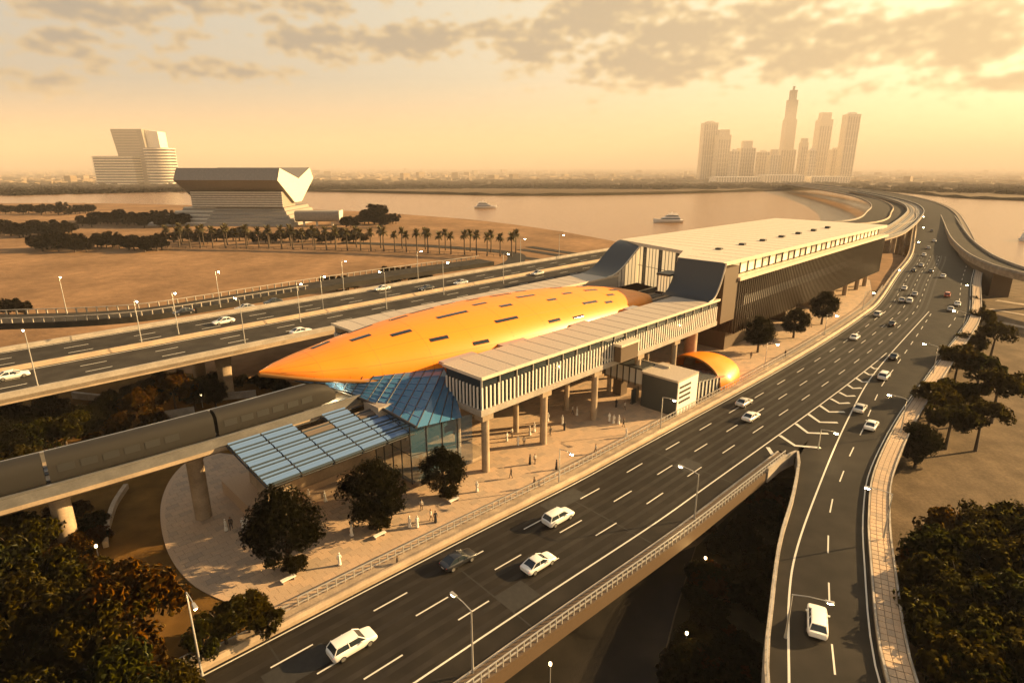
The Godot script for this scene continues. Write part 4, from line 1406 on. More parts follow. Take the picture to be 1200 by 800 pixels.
func lift_tower():
	var base := ST(98.5, -55, 0)
	var t := thing("lift_tower", "dark box tower with bright slotted side beside the highway", "tower", base)
	var m := MB.new(base)
	sbox(m, 95.0, 102.4, -58.9, -51.2, -0.1, 6.9)
	made(t, "wall", m, M.slate_sheet)
	m = MB.new(base)
	sbox(m, 94.8, 102.6, -59.1, -51.0, 6.9, 7.3)
	made(t, "roof", m, M.roof_sheet)
	m = MB.new(base)
	sbox(m, 95.05, 102.5, -51.2, -51.02, 0.0, 6.9)
	made(t, "pale_face", m, M.fin_white)
	for k in 4:
		m = MB.new(base)
		sbox(m, 95.6, 99.6, -51.02, -50.9, 2.6 + k * 1.0, 3.0 + k * 1.0)
		made(t, "slot", m, M.dark_frame)
	# glazed link bridge to the gallery
	var b := thing("link_bridge", "short glazed bridge with hoop frames between tower and gallery", "bridge", ST(98, -62, 0))
	m = MB.new(ST(98, -62, 0))
	sbox(m, 95.4, 99.6, -68.0, -59.1, 3.9, 4.3)
	made(b, "floor", m, M.concrete)
	m = MB.new(ST(98, -62, 0))
	sbox(m, 95.2, 99.8, -68.0, -59.12, 7.3, 7.6)
	made(b, "roof", m, M.slate_sheet)
	m = MB.new(ST(98, -62, 0))
	sbox(m, 99.82, 100.0, -68.0, -56.0, 7.32, 7.75)
	made(b, "roof_edge", m, M.roof_cream)
	for k in 6:
		m = MB.new(ST(98, -62, 0))
		sbox(m, 95.4, 95.46, -68.0 + k * 1.48, -66.6 + k * 1.48, 4.3, 7.3)
		made(b, "glass_pane", m, M.bright_glass)
		m = MB.new(ST(98, -62, 0))
		sbox(m, 95.1, 95.3, -68.05 + k * 1.48, -67.9 + k * 1.48, 3.9, 7.3)
		made(b, "frame_hoop", m, M.dark_frame)
	m = MB.new(ST(98, -62, 0))
	sbox(m, 96.4, 98.6, -66.6, -64.6, -0.1, 3.9)
	made(b, "stair_core", m, M.bronze_wall)
	# sloping glazed stair hall between tower and golden hood
	var gb := ST(108, -54, 0)
	var gh := thing("stair_hall", "glazed stair hall between box tower and golden hood", "stair hall", gb)
	for k in 9:
		var s := 102.7 + k * 1.55
		m = MB.new(gb)
		var h := lerpf(4.6, 2.6, k / 8.0)
		sbox(m, s, s + 1.45, -51.9, -51.84, 0.2, h)
		made(gh, "glass_pane", m, M.bright_glass)
		m = MB.new(gb)
		sbox(m, s - 0.09, s + 0.05, -51.95, -51.6, -0.1, h + 0.12)
		made(gh, "mullion", m, M.dark_frame)
	m = MB.new(gb)
	sprism(m, [Vector2(102.7, 4.65), Vector2(116.6, 2.65), Vector2(116.6, 2.85), Vector2(102.7, 4.85)], -57.5, -51.5)
	made(gh, "roof", m, M.clear_glass)
	m = MB.new(gb)
	sbox(m, 102.7, 116.6, -57.6, -57.4, -0.1, 2.6)
	made(gh, "back_wall", m, M.concrete)
	# golden hood over the entrance
	var hb := ST(122, -56.5, 0)
	var hd := thing("entrance_hood", "small golden curved hood over the station entrance by the fence", "canopy", hb)
	var rows := []
	for a in 21:
		var f := a / 20.0
		var s := lerpf(113.5, 130.5, f)
		var w := 8.2 * pow(maxf(1.0 - pow(f, 2.2), 0.0), 0.55) * (0.86 + 0.14 * minf(f * 6, 1.0))
		var h := 5.3 * pow(maxf(1.0 - pow(f, 2.6), 0.0), 0.6)
		var row := []
		for b2 in 25:
			var ang := PI * (1.0 - b2 / 24.0)
			row.append(ST(s + 4.0 * (1.0 - f) * (0.5 - 0.5 * cos(ang)), -58.4 + w * cos(ang), -0.05 + h * pow(sin(ang), 0.8)))
		rows.append(row)
	m = MB.new(hb)
	m.grid(rows)
	made(hd, "shell", m, M.gold_shell)
	m = MB.new(hb)
	m.tube(rows[0], [0.22], 8)
	made(hd, "front_arch", m, M.gold_under)

# ---------------------------------------------------------------- far buildings
func museum():
	# long building like an open book lying on stepped terraces
	var base := at(268, 268, 0)
	var t := thing("museum", "museum shaped like an open book on stepped terraces across the field", "museum", base)
	var o := at(330, 264, 0)          # front right corner on the ground
	var ax := Vector3(-1, 0, -0.06).normalized()   # along the long front, to the left
	var ay := Vector3(-0.06, 0, 1).normalized() * -1.0   # away from the viewer
	var P := func(a: float, d: float, h: float) -> Vector3: return o + ax * a + ay * d + Vector3.UP * h
	# V profile (depth, height), extruded along the front
	var prof := [Vector2(28, 16), Vector2(0, 34), Vector2(6, 43), Vector2(40, 34.5), Vector2(66, 43), Vector2(72, 34), Vector2(42, 16)]
	var m := MB.new(base)
	var l := 82.0
	for k in prof.size():
		var j := (k + 1) % prof.size()
		m.quad(P.call(l, prof[k].x, prof[k].y), P.call(0.0, prof[k].x, prof[k].y), P.call(0.0, prof[j].x, prof[j].y), P.call(l, prof[j].x, prof[j].y))
	made(t, "open_book_roof", m, M.museum_grey)
	var tr := Geometry2D.triangulate_polygon(PackedVector2Array(prof))
	for a in [0.0, l]:
		m = MB.new(base)
		for k in range(0, tr.size(), 3):
			var q := [prof[tr[k]], prof[tr[k + 1]], prof[tr[k + 2]]]
			if ((q[1] - q[0]).cross(q[2] - q[0]) < 0) == (a < 1.0): q.reverse()
			m.tri(P.call(a + (0.4 if a > 1.0 else -0.4), q[0].x, q[0].y), P.call(a + (0.4 if a > 1.0 else -0.4), q[1].x, q[1].y), P.call(a + (0.4 if a > 1.0 else -0.4), q[2].x, q[2].y))
		made(t, "end_face", m, M.museum_white)
	# recessed middle floors
	var floors := MB.new(base)
	floors.hexa([P.call(76.0, 10, 13), P.call(2.0, 10, 13), P.call(2.0, 34, 13), P.call(76.0, 34, 13), P.call(76.0, 10, 25), P.call(2.0, 10, 25), P.call(2.0, 34, 25), P.call(76.0, 34, 25)])
	made(t, "middle_wall", floors, M.museum_grey)
	for k in 7:
		m = MB.new(base)
		var h := 13.6 + k * 1.75
		m.hexa([P.call(76.3, 9.6, h), P.call(1.7, 9.6, h), P.call(1.7, 9.98, h), P.call(76.3, 9.98, h), P.call(76.3, 9.6, h + 0.9), P.call(1.7, 9.6, h + 0.9), P.call(1.7, 9.98, h + 0.9), P.call(76.3, 9.98, h + 0.9)])
		made(t, "louvre_band", m, M.museum_white)
	# terraces
	for k in 5:
		m = MB.new(base)
		var g := k * 4.6
		var h := k * 2.6
		var a0 := -12.0 + g * 0.7
		var a1 := 104.0 - g * 1.0
		m.hexa([P.call(a1, -8 + g, h - 0.3), P.call(a0, -8 + g, h - 0.3), P.call(a0, 60, h - 0.3), P.call(a1, 60, h - 0.3), P.call(a1 - 1, -7 + g, h + 2.2), P.call(a0 + 1, -7 + g, h + 2.2), P.call(a0 + 1, 60, h + 2.2), P.call(a1 - 1, 60, h + 2.2)])
		var tc := made(t, "terrace", m, M.museum_grey)
		m = MB.new(base)
		m.hexa([P.call(a1 - 1.2, -7.2 + g, h + 1.6), P.call(58.0, -7.2 + g, h + 1.6), P.call(58.0, -4 + g, h + 1.6), P.call(a1 - 1.2, -4 + g, h + 1.6), P.call(a1 - 1.2, -7.1 + g, h + 2.5), P.call(58.0, -7.1 + g, h + 2.5), P.call(58.0, -4 + g, h + 2.5), P.call(a1 - 1.2, -4 + g, h + 2.5)])
		made(tc, "parapet", m, M.museum_white)
	# entrance pavilion on stilts, with a rounded white end
	var pb := at(385, 264, 0)
	var pv := thing("pavilion", "low rounded white pavilion on stilts beside the museum", "pavilion", pb)
	m = MB.new(pb)
	var rows := []
	for a in [0.0, 34.0]:
		var row := []
		for b in 20:
			var ang := TAU * b / 20.0
			var cx := signf(cos(ang)) * pow(absf(cos(ang)), 0.45) * 6.0
			var cy := signf(sin(ang)) * pow(absf(sin(ang)), 0.45) * 4.2
			row.append(pb + Vector3(-a + 10, 7.4 + cy, cx))
		rows.append(row)
	m.grid(rows, true)
	made(pv, "tube_body", m, M.museum_grey)
	m = MB.new(pb)
	for b in range(1, 19): m.tri(rows[0][0] + Vector3(0.4, 0, 0), rows[0][b] + Vector3(0.4, 0, 0), rows[0][b + 1] + Vector3(0.4, 0, 0))
	m.bx(pb + Vector3(9.9, 7.4, 0), Vector3(1.2, 8.2, 10.6))
	made(pv, "end_face", m, M.museum_white)
	for a in [4.0, -8.0, -18.0]:
		m = MB.new(pb)
		m.tube([pb + Vector3(a, -0.2, 3), pb + Vector3(a, 3.6, 3)], [0.8], 10)
		made(pv, "stilt", m, M.museum_white)

func storey_tower(called: String, label: String, cat: String, group: String, px0: float, px1: float, top: float, bottom: float, level: float, depth: float, shape: int, storeys: int, mt := "tower_wall") -> Node3D:
	# upright walls spread outwards in this view: set the foot so that the middle of the wall lies where the photograph has it
	var spread := (px0 + px1 - 1200.0) / 2.0 / 2500.0 * (bottom - top) / 2.0
	var a := at(px0 - spread, bottom, level)
	var b := at(px1 - spread, bottom, level)
	var c := (a + b) / 2
	var w := (b - a).length()
	# height: the same distance, seen up to the top pixel
	var h := 0.0
	var dist := -c.z
	var dy := top - 400.0
	var down := dy * cos(tilt) + LENS * sin(tilt)
	var fwd := LENS * cos(tilt) - dy * sin(tilt)
	h = EYE - down * dist / fwd - level
	var t := thing(called, label, cat, c, group)
	var m := MB.new()
	var hw := w / 2
	var hd := depth / 2
	var prof := [[0.0, 1.0]]
	if shape == 1: prof = [[0.0, 1.0], [0.34, 1.0], [0.34, 0.70], [0.66, 0.66], [0.66, 0.56], [0.86, 0.50], [0.86, 0.38], [0.96, 0.30], [0.96, 0.12]]
	elif shape == 2: prof = [[0.0, 1.0], [0.9, 1.0], [0.9, 0.75]]
	elif shape == 3: prof = [[0.0, 1.0], [0.82, 1.0], [0.82, 0.6]]
	for k in prof.size():
		var y0: float = prof[k][0] * h
		var y1: float = prof[k + 1][0] * h if k + 1 < prof.size() else h
		var f0: float = prof[k][1]
		var f1: float = prof[k + 1][1] if shape == 1 and k + 1 < prof.size() and k % 2 == 1 else f0
		if y1 - y0 < 0.05: continue
		m.hexa([Vector3(-hw * f0, y0, hd * f0), Vector3(hw * f0, y0, hd * f0), Vector3(hw * f0, y0, -hd * f0), Vector3(-hw * f0, y0, -hd * f0), Vector3(-hw * f1, y1, hd * f1), Vector3(hw * f1, y1, hd * f1), Vector3(hw * f1, y1, -hd * f1), Vector3(-hw * f1, y1, -hd * f1)])
	part(t, "wall", m.commit(), M[mt])
	# vertical window strips on the front and right side, floor edges
	var n := maxi(3, int(w / 7.0))
	var hh := h * (0.32 if shape == 1 else (0.8 if shape > 1 else 0.96))
	var pm := MB.new()
	pm.bx(Vector3.ZERO, Vector3(w / n * 0.5, hh, 0.6))
	var strip_mesh := pm.commit()
	for k in n:
		part(t, "window_strip", strip_mesh, M.tower_glass, Vector3(-hw + w * (k + 0.5) / n, hh / 2 + 3, hd + 0.2))
	var sm := MB.new()
	sm.bx(Vector3.ZERO, Vector3(w + 0.8, 0.9, depth + 1.6))
	var slab := sm.commit()
	for k in storeys:
		if shape == 1: break
		part(t, "floor_edge", slab, M.tower_trim, Vector3(0, hh * (k + 1) / storeys + 2.0, 0))
	if shape == 0:
		sm = MB.new()
		sm.bx(Vector3(0, h + 2.5, 0), Vector3(w * 0.5, 5, depth * 0.5))
		part(t, "roof_house", sm.commit(), M.tower_trim)
	return t

func office_block():
	# stepped office building at far left: leaning slab tower, a banded wing and a rounded wing
	var g := 0.0
	var o := at(170, 217, LOW) + Vector3(0, 0, -34)
	var t := thing("office_building", "office building with tilted slab tower and two banded wings", "building", o)
	var sc := -o.z / 720.0
	var X := func(px: float) -> float: return (px - 165.0) * sc * 1.02
	var Y := func(py: float) -> float: return (217.0 - py) * sc * 1.0
	var m := MB.new()
	m.hexa([Vector3(X.call(141.0), 0, 20), Vector3(X.call(172.0), 0, 20), Vector3(X.call(172.0), 0, -20), Vector3(X.call(141.0), 0, -20), Vector3(X.call(132.5), Y.call(155.5), 20), Vector3(X.call(167.0), Y.call(155.5), 20), Vector3(X.call(167.0), Y.call(155.5), -20), Vector3(X.call(132.5), Y.call(155.5), -20)])
	part(t, "slab_tower", m.commit(), M.museum_grey)
	m = MB.new()
	m.hexa([Vector3(X.call(168.0), 0, 6), Vector3(X.call(184.0), 0, 6), Vector3(X.call(184.0), 0, -30), Vector3(X.call(168.0), 0, -30), Vector3(X.call(166.0), Y.call(156.0), 6), Vector3(X.call(181.0), Y.call(158.0), 6), Vector3(X.call(181.0), Y.call(158.0), -30), Vector3(X.call(166.0), Y.call(156.0), -30)])
	part(t, "rear_tower", m.commit(), M.tower_trim)
	for k in 12:
		var y: float = lerpf(Y.call(190.0), Y.call(158.0), k / 11.0)
		m = MB.new()
		var off: float = lerpf(0, X.call(132.5) - X.call(141.0), y / Y.call(155.5))
		m.bx(Vector3((X.call(141.0) + X.call(171.0)) / 2 + off, y, 20.3), Vector3(X.call(169.5) - X.call(143.0), 1.6, 0.8))
		part(t, "window_band", m.commit(), M.tower_glass)
	# left wing
	m = MB.new()
	m.bx(Vector3((X.call(116.0) + X.call(160.0)) / 2, Y.call(185.0) / 2, 30), Vector3(X.call(160.0) - X.call(116.0), Y.call(185.0), 40))
	var wing := part(t, "banded_wing", m.commit(), M.slate_sheet)
	for k in 11:
		m = MB.new()
		m.bx(Vector3((X.call(115.0) + X.call(161.0)) / 2, Y.call(185.0) * (k + 0.6) / 11.0, 30.0), Vector3(X.call(161.0) - X.call(115.0), 2.6, 43))
		part(wing, "floor_band", m.commit(), M.tower_trim)
	# rounded right wing
	var rows := []
	m = MB.new()
	m.tube([Vector3(X.call(184.0), -1, 20), Vector3(X.call(184.0), Y.call(176.0), 20)], [X.call(184.0) - X.call(169.0)], 24)
	var round_wing := part(t, "rounded_wing", m.commit(), M.slate_sheet)
	for k in 13:
		m = MB.new()
		var y: float = Y.call(176.0) * (k + 0.7) / 13.0
		m.tube([Vector3(X.call(184.0), y - 1.3, 20), Vector3(X.call(184.0), y + 1.3, 20)], [X.call(184.0) - X.call(168.2)], 24)
		part(round_wing, "floor_band", m.commit(), M.tower_trim)

func skyline():
	var list := [[821, 837, 144, 0, "broad tall tower at the left end of the skyline"], [838.5, 853, 152, 2, "pale stepped tower beside the broad end tower"], [854.5, 864, 177, 0, "short square tower between two stepped towers"], [865, 882, 165, 3, "stepped tower with narrow crown left of the low podium"], [887, 898.5, 178, 0, "short tower rising behind the left part of podium"], [900, 912, 175, 3, "short stepped tower left of the tallest spire"],
		[915.5, 933, 101, 1, "tallest tower of the skyline tapering to a spire"], [936, 944, 162, 2, "slim stepped tower just right of the tallest spire"], [945.5, 954, 176, 0, "short slim tower between the slim and the tall stepped tower"], [955, 969.5, 132, 2, "tall pale stepped tower right of the tallest spire"], [971, 984, 175, 0, "short tower between the two tall right hand towers"], [985.5, 1000, 134, 0, "tall flat topped tower at the right end of skyline"]]
	var k := 0
	for q in list:
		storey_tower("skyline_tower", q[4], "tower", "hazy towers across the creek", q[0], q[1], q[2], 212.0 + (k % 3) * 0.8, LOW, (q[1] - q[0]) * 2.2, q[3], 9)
		k += 1
	for q in [[891, 937, 204.5, 214.5, "long low podium below the tallest tower"], [835, 886, 207, 215, "low waterfront block below the left towers"], [945, 990, 206.5, 214.5, "low waterfront block below the right towers"]]:
		storey_tower("podium_building", q[4], "building", "low blocks along the waterfront", q[0], q[1], q[2], q[3], LOW, 60, 4, 3, "tower_trim")
	# town far beyond, too small to count
	var mm := MultiMesh.new()
	mm.transform_format = MultiMesh.TRANSFORM_3D
	mm.use_colors = false
	var bm := BoxMesh.new()
	bm.size = Vector3(1, 1, 1)
	mm.mesh = bm
	var r := RandomNumberGenerator.new()
	r.seed = 77
	var spots := []
	for a in 7000:
		var dist := 2000.0 + 9000.0 * pow(r.randf(), 1.6)
		var az := deg_to_rad(r.randf_range(-50, 52))
		var big := r.randf() < 0.03
		var s := Vector3(r.randf_range(10, 34), r.randf_range(4, 10) * (2.4 if big else 1.0), r.randf_range(10, 28))
		var p := Vector3(sin(az) * dist, LOW + s.y / 2 - 0.2, -cos(az) * dist)
		spots.append(Transform3D(Basis(Vector3.UP, r.randf() * 3.0).scaled_local(s), p))
	mm.instance_count = spots.size()
	for a in spots.size(): mm.set_instance_transform(a, spots[a])
	var mi := MultiMeshInstance3D.new()
	mi.name = "distant_town"
	mi.multimesh = mm
	mi.material_override = M.town_wall
	add_child(mi)
	tag(mi, "hazy low town spread along the horizon", "town", "", "stuff")
	# dark groves on the far land
	mm = MultiMesh.new()
	mm.transform_format = MultiMesh.TRANSFORM_3D
	mm.mesh = crown(91, 1.0, 0.55, 10, 26, 0.24, Vector3(0.05, 0.045, 0.02))
	spots = []
	for a in 5200:
		var dist := 1350.0 + 4200.0 * pow(r.randf(), 1.8)
		var az := deg_to_rad(r.randf_range(-48, 50))
		var p := Vector3(sin(az) * dist, LOW + 2.0, -cos(az) * dist)
		var sh := 1100.0 + 350.0 * sin(az * 3.0)
		if dist < sh: continue
		var s := r.randf_range(7, 15)
		spots.append(Transform3D(Basis(Vector3.UP, r.randf() * 6.0).scaled_local(Vector3(s * 1.4, s * 0.8, s * 1.4)), p))
	mm.instance_count = spots.size()
	for a in spots.size(): mm.set_instance_transform(a, spots[a])
	mi = MultiMeshInstance3D.new()
	mi.name = "distant_groves"
	mi.multimesh = mm
	mi.material_override = M.leaf_dark
	add_child(mi)
	tag(mi, "hazy dark groves on the land beyond the creek", "trees", "", "stuff")

func far_haze():
	# bank of evening haze lying over the far shore and the town
	var f := FogVolume.new()
	f.name = "evening_haze"
	f.shape = RenderingServer.FOG_VOLUME_SHAPE_BOX
	f.size = Vector3(15000, 200, 7000)
	f.position = Vector3(0, LOW + 99.0, -1150.0 - 3500.0)
	var m := FogMaterial.new()
	m.density = 0.0005
	m.albedo = lin(0.95, 0.84, 0.74)
	f.material = m
	add_child(f)
	tag(f, "golden evening haze over the far shore", "haze", "", "stuff")

# ---------------------------------------------------------------- plants
func crown(seed_: int, rad: float, flat_: float, clumps: int, per: int, leaf: float, tone: Vector3, low := -0.75) -> ArrayMesh:
	var r := RandomNumberGenerator.new()
	r.seed = seed_
	var m := MB.new()
	m.coloured = true
	m.col = Color(tone.x, tone.y, tone.z)   # one leaf colour for the whole crown
	for k in clumps:
		var d := Vector3(r.randfn(), r.randfn(), r.randfn()).normalized()
		if d.y < low: d.y = -d.y * 0.4
		var reach := rad * (0.40 + 0.48 * pow(r.randf(), 0.5))
		var c := d * reach * Vector3(1, flat_, 1)
		var cr := rad * r.randf_range(0.24, 0.40)
		for j in per:
			var e := Vector3(r.randfn(), r.randfn(), r.randfn()).normalized()
			var p := c + e * cr * (0.5 + 0.55 * r.randf()) * Vector3(1, 0.8, 1)
			var up := (e + Vector3(r.randfn(), r.randfn() + 0.5, r.randfn()) * 0.42).normalized()
			var a := up.cross(Vector3(r.randfn(), r.randfn(), r.randfn())).normalized()
			var b := up.cross(a)
			var s := leaf * r.randf_range(0.5, 1.6)
			# a folded leaf of two faces
			var q := a * s
			var w := b * s * 0.34
			var k0 := m.put(p - q * 0.5, up)
			m.put(p + w + up * s * 0.12, up); m.put(p + q * 0.5, up); m.put(p - w + up * s * 0.12, up)
			m.i.append_array([k0, k0 + 2, k0 + 1, k0, k0 + 3, k0 + 2])
	return m.commit()
func trunk(seed_: int, height: float, rad: float, spread: float, limbs := 5) -> ArrayMesh:
	var r := RandomNumberGenerator.new()
	r.seed = seed_
	var m := MB.new()
	var bend := Vector3(r.randfn() * 0.2, 0, r.randfn() * 0.2)
	var top := Vector3(0, height * 0.55, 0) + bend
	m.tube([Vector3(0, -0.3, 0), Vector3(0, height * 0.25, 0) + bend * 0.4, top], [rad * 1.3, rad, rad * 0.75], 8)
	for k in limbs:
		var a := TAU * k / limbs + r.randf() * 0.7
		var e := Vector3(cos(a), 0, sin(a)) * spread * r.randf_range(0.5, 0.8)
		m.tube([top - Vector3(0, 0.2, 0), top + e * 0.45 + Vector3(0, height * 0.17, 0), top + e + Vector3(0, height * r.randf_range(0.25, 0.4), 0)], [rad * 0.55, rad * 0.35, rad * 0.1], 6)
	return m.commit()

var tree_kinds := {}
func tree_kind(kind: String) -> Array:
	# [trunk mesh, crown mesh, leaf material, crown height]
	if tree_kinds.has(kind): return tree_kinds[kind]
	var o := []
	match kind:
		"broad_a": o = [trunk(1, 8.0, 0.24, 3.0), crown(11, 4.0, 0.72, 24, 150, 0.52, Vector3(0.20, 0.185, 0.044)), "leaf_green", 5.6]
		"broad_b": o = [trunk(2, 8.0, 0.26, 3.0), crown(12, 4.1, 0.66, 24, 150, 0.52, Vector3(0.150, 0.170, 0.046)), "leaf_green", 5.4]
		"broad_c": o = [trunk(3, 8.5, 0.24, 2.8), crown(13, 3.9, 0.85, 24, 150, 0.50, Vector3(0.25, 0.20, 0.042)), "leaf_green", 5.9]
		"golden": o = [trunk(4, 7.5, 0.2, 2.6), crown(14, 3.6, 0.82, 22, 150, 0.50, Vector3(0.36, 0.21, 0.025)), "leaf_gold", 5.4]
		"rusty": o = [trunk(5, 6.5, 0.2, 2.4), crown(15, 3.5, 0.7, 22, 150, 0.50, Vector3(0.32, 0.20, 0.034)), "leaf_gold", 4.6]
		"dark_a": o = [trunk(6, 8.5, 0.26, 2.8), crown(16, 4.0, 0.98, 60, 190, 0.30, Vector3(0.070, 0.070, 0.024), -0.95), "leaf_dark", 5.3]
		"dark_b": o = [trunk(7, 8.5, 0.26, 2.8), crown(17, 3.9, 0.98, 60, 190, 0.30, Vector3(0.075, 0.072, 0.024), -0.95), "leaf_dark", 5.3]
		"open_a": o = [trunk(8, 9.5, 0.26, 3.4, 6), crown(18, 4.2, 0.6, 18, 160, 0.48, Vector3(0.20, 0.165, 0.046)), "leaf_green", 7.2]
		"far_a": o = [trunk(9, 7.0, 0.3, 2.5, 4), crown(19, 4.0, 0.85, 26, 60, 0.75, Vector3(0.045, 0.036, 0.013), -0.9), "leaf_dark", 4.4]
		"far_b": o = [trunk(10, 7.0, 0.3, 2.5, 4), crown(20, 4.2, 0.75, 26, 60, 0.75, Vector3(0.060, 0.046, 0.013), -0.9), "leaf_dark", 4.2]
		"bush": o = [trunk(21, 1.6, 0.08, 1.0, 4), crown(22, 1.7, 0.7, 26, 120, 0.24, Vector3(0.075, 0.069, 0.021), -0.4), "leaf_green", 1.0]
		"rust_bush": o = [trunk(23, 1.6, 0.08, 1.0, 4), crown(24, 1.7, 0.7, 26, 120, 0.24, Vector3(0.210, 0.090, 0.021), -0.4), "leaf_gold", 1.0]
	tree_kinds[kind] = o
	return o
func plant(called: String, kind: String, label: String, category: String, group: String, pos: Vector3, grow: float):
	var k := tree_kind(kind)
	var t := thing(called, label, category, pos, group)
	part(t, "trunk" if category == "tree" else "stems", k[0], M.bark)
	part(t, "crown" if category == "tree" else "foliage", k[1], M[k[2]], Vector3(0, k[3], 0))
	t.rotation.y = rng.randf() * TAU
	var s := grow * rng.randf_range(0.95, 1.05)
	t.scale = Vector3(s, s * rng.randf_range(0.94, 1.08), s)

func near_trees():
	var up := "leafy trees below the railway at the left"
	# crown pixel, kind, size: left bank
	for q in [[4, 696, "broad_b", 1.05], [52, 706, "broad_a", 1.1], [76, 674, "rusty", 0.9], [96, 721, "broad_c", 0.9], [138, 696, "golden", 1.0], [156, 736, "golden", 1.15], [128, 766, "broad_c", 1.0], [62, 756, "broad_a", 1.0], [17, 751, "broad_c", 1.1], [32, 801, "broad_a", 1.05], [88, 806, "broad_a", 1.0], [158, 791, "rusty", 0.85], [-28, 646, "broad_c", 1.0], [22, 646, "broad_a", 0.9], [52, 656, "rusty", 0.65], [78, 628, "rusty", 0.6], [106, 666, "broad_c", 0.6], [-38, 726, "broad_b", 1.1], [-28, 786, "broad_b", 1.1], [128, 816, "broad_b", 1.0], [198, 801, "broad_c", 0.6]]:
		var label: String = {"broad_a": "green broadleaf tree in the grove below the railway viaduct", "broad_b": "deep green broadleaf tree in the grove below railway viaduct", "broad_c": "olive green tree in the grove below the railway viaduct", "golden": "golden sunlit tree at the edge of the brown lawn", "rusty": "amber leaved low tree in the grove by the lawn", "dark_a": "dark shaded tree within the left grove", "dark_b": "dark dense tree within the left grove"}[q[2]]
		plant("grove_tree", q[2], label, "tree", up, at(q[0], q[1], 4.5) * Vector3(1, 0, 1), q[3])
	for q in [[262, 735, "broad_a", 0.62], [290, 722, "broad_c", 0.55], [240, 755, "broad_b", 0.5], [312, 727, "broad_a", 0.4]]:
		plant("verge_tree", q[2], "low rounded green tree between round plaza and highway parapet", "tree", "low trees at the plaza's tip", at(q[0], q[1], 2.5) * Vector3(1, 0, 1), q[3])
	# between railway and highway viaduct
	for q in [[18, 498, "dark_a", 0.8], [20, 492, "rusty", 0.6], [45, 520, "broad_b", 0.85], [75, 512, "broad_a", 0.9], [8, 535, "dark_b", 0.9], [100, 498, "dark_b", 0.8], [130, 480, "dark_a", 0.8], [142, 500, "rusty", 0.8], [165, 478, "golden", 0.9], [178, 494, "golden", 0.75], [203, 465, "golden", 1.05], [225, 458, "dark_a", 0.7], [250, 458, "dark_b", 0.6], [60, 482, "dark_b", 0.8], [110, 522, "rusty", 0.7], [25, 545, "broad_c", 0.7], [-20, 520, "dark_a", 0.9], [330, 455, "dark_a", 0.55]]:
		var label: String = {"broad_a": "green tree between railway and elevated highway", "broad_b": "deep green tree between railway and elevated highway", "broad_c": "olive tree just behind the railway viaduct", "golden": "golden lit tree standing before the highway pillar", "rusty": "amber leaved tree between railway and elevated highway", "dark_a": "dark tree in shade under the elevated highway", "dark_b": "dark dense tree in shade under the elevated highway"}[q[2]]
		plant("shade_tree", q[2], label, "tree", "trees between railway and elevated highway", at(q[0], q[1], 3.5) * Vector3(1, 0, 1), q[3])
	# plaza trees, dense to the ground, each with a shrub at its foot
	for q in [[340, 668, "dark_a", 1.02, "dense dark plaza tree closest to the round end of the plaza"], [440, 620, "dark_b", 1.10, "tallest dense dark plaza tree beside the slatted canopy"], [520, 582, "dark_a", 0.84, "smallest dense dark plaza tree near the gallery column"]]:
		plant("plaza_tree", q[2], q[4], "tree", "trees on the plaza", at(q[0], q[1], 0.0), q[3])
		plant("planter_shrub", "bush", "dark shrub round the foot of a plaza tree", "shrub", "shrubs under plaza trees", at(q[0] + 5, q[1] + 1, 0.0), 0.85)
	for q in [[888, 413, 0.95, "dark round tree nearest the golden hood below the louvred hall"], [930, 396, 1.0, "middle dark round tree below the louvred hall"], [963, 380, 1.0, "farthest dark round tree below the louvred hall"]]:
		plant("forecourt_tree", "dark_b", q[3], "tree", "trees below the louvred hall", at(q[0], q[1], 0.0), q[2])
	# right bank
	for q in [[1116, 627, "rusty", 1.1], [1144, 624, "open_a", 0.9], [1204, 632, "broad_a", 1.15], [1088, 652, "rusty", 0.9], [1114, 662, "broad_b", 1.1], [1164, 667, "broad_a", 1.2], [1209, 692, "broad_c", 1.2], [1095, 702, "broad_c", 1.0], [1124, 707, "broad_a", 1.15], [1169, 722, "broad_b", 1.2], [1214, 752, "rusty", 1.1], [1110, 752, "broad_a", 1.1], [1139, 767, "broad_b", 1.15], [1184, 782, "broad_a", 1.15], [1125, 802, "broad_c", 1.1], [1159, 817, "broad_b", 1.1], [1229, 817, "broad_c", 1.1], [1244, 662, "broad_b", 1.2], [1254, 722, "broad_a", 1.2]]:
		var label: String = {"broad_a": "green rounded tree in the thicket right of the footway", "broad_b": "deep green tree in the thicket right of the footway", "broad_c": "olive tree at the far side of the right thicket", "open_a": "open crowned tree at the sandy edge of the right thicket", "rusty": "amber leaved tree in the thicket right of the footway", "dark_a": "dark tree close below the tiled footway", "dark_b": "dark dense tree close below the tiled footway"}[q[2]]
		plant("thicket_tree", q[2], label, "tree", "thicket below the footway", at(q[0], q[1], LOW + 5.0) * Vector3(1, 0, 1) + Vector3(0, LOW, 0), q[3])
	for q in [[1152, 372, "broad_c", 0.9], [1142, 352, "dark_a", 0.85], [1166, 398, "open_a", 1.15], [1124, 424, "broad_c", 1.1], [1152, 430, "broad_b", 1.1], [1170, 464, "open_a", 1.15], [1128, 458, "broad_a", 1.1], [1094, 474, "broad_c", 1.1], [1116, 492, "broad_a", 1.1], [1152, 494, "open_a", 0.95], [1080, 512, "dark_a", 0.9], [1140, 398, "broad_a", 0.95]]:
		var label: String = {"broad_a": "leafy green tree on the sand beside the footway bend", "broad_b": "deep green tree on the sand beside the footway bend", "broad_c": "olive tree on the sand close to the footway", "open_a": "open crowned tree at the outer edge on the sand", "rusty": "amber leaved tree at the end of the tree belt", "dark_a": "dark tree tucked against the footway", "dark_b": "dark dense tree tucked against the footway"}[q[2]]
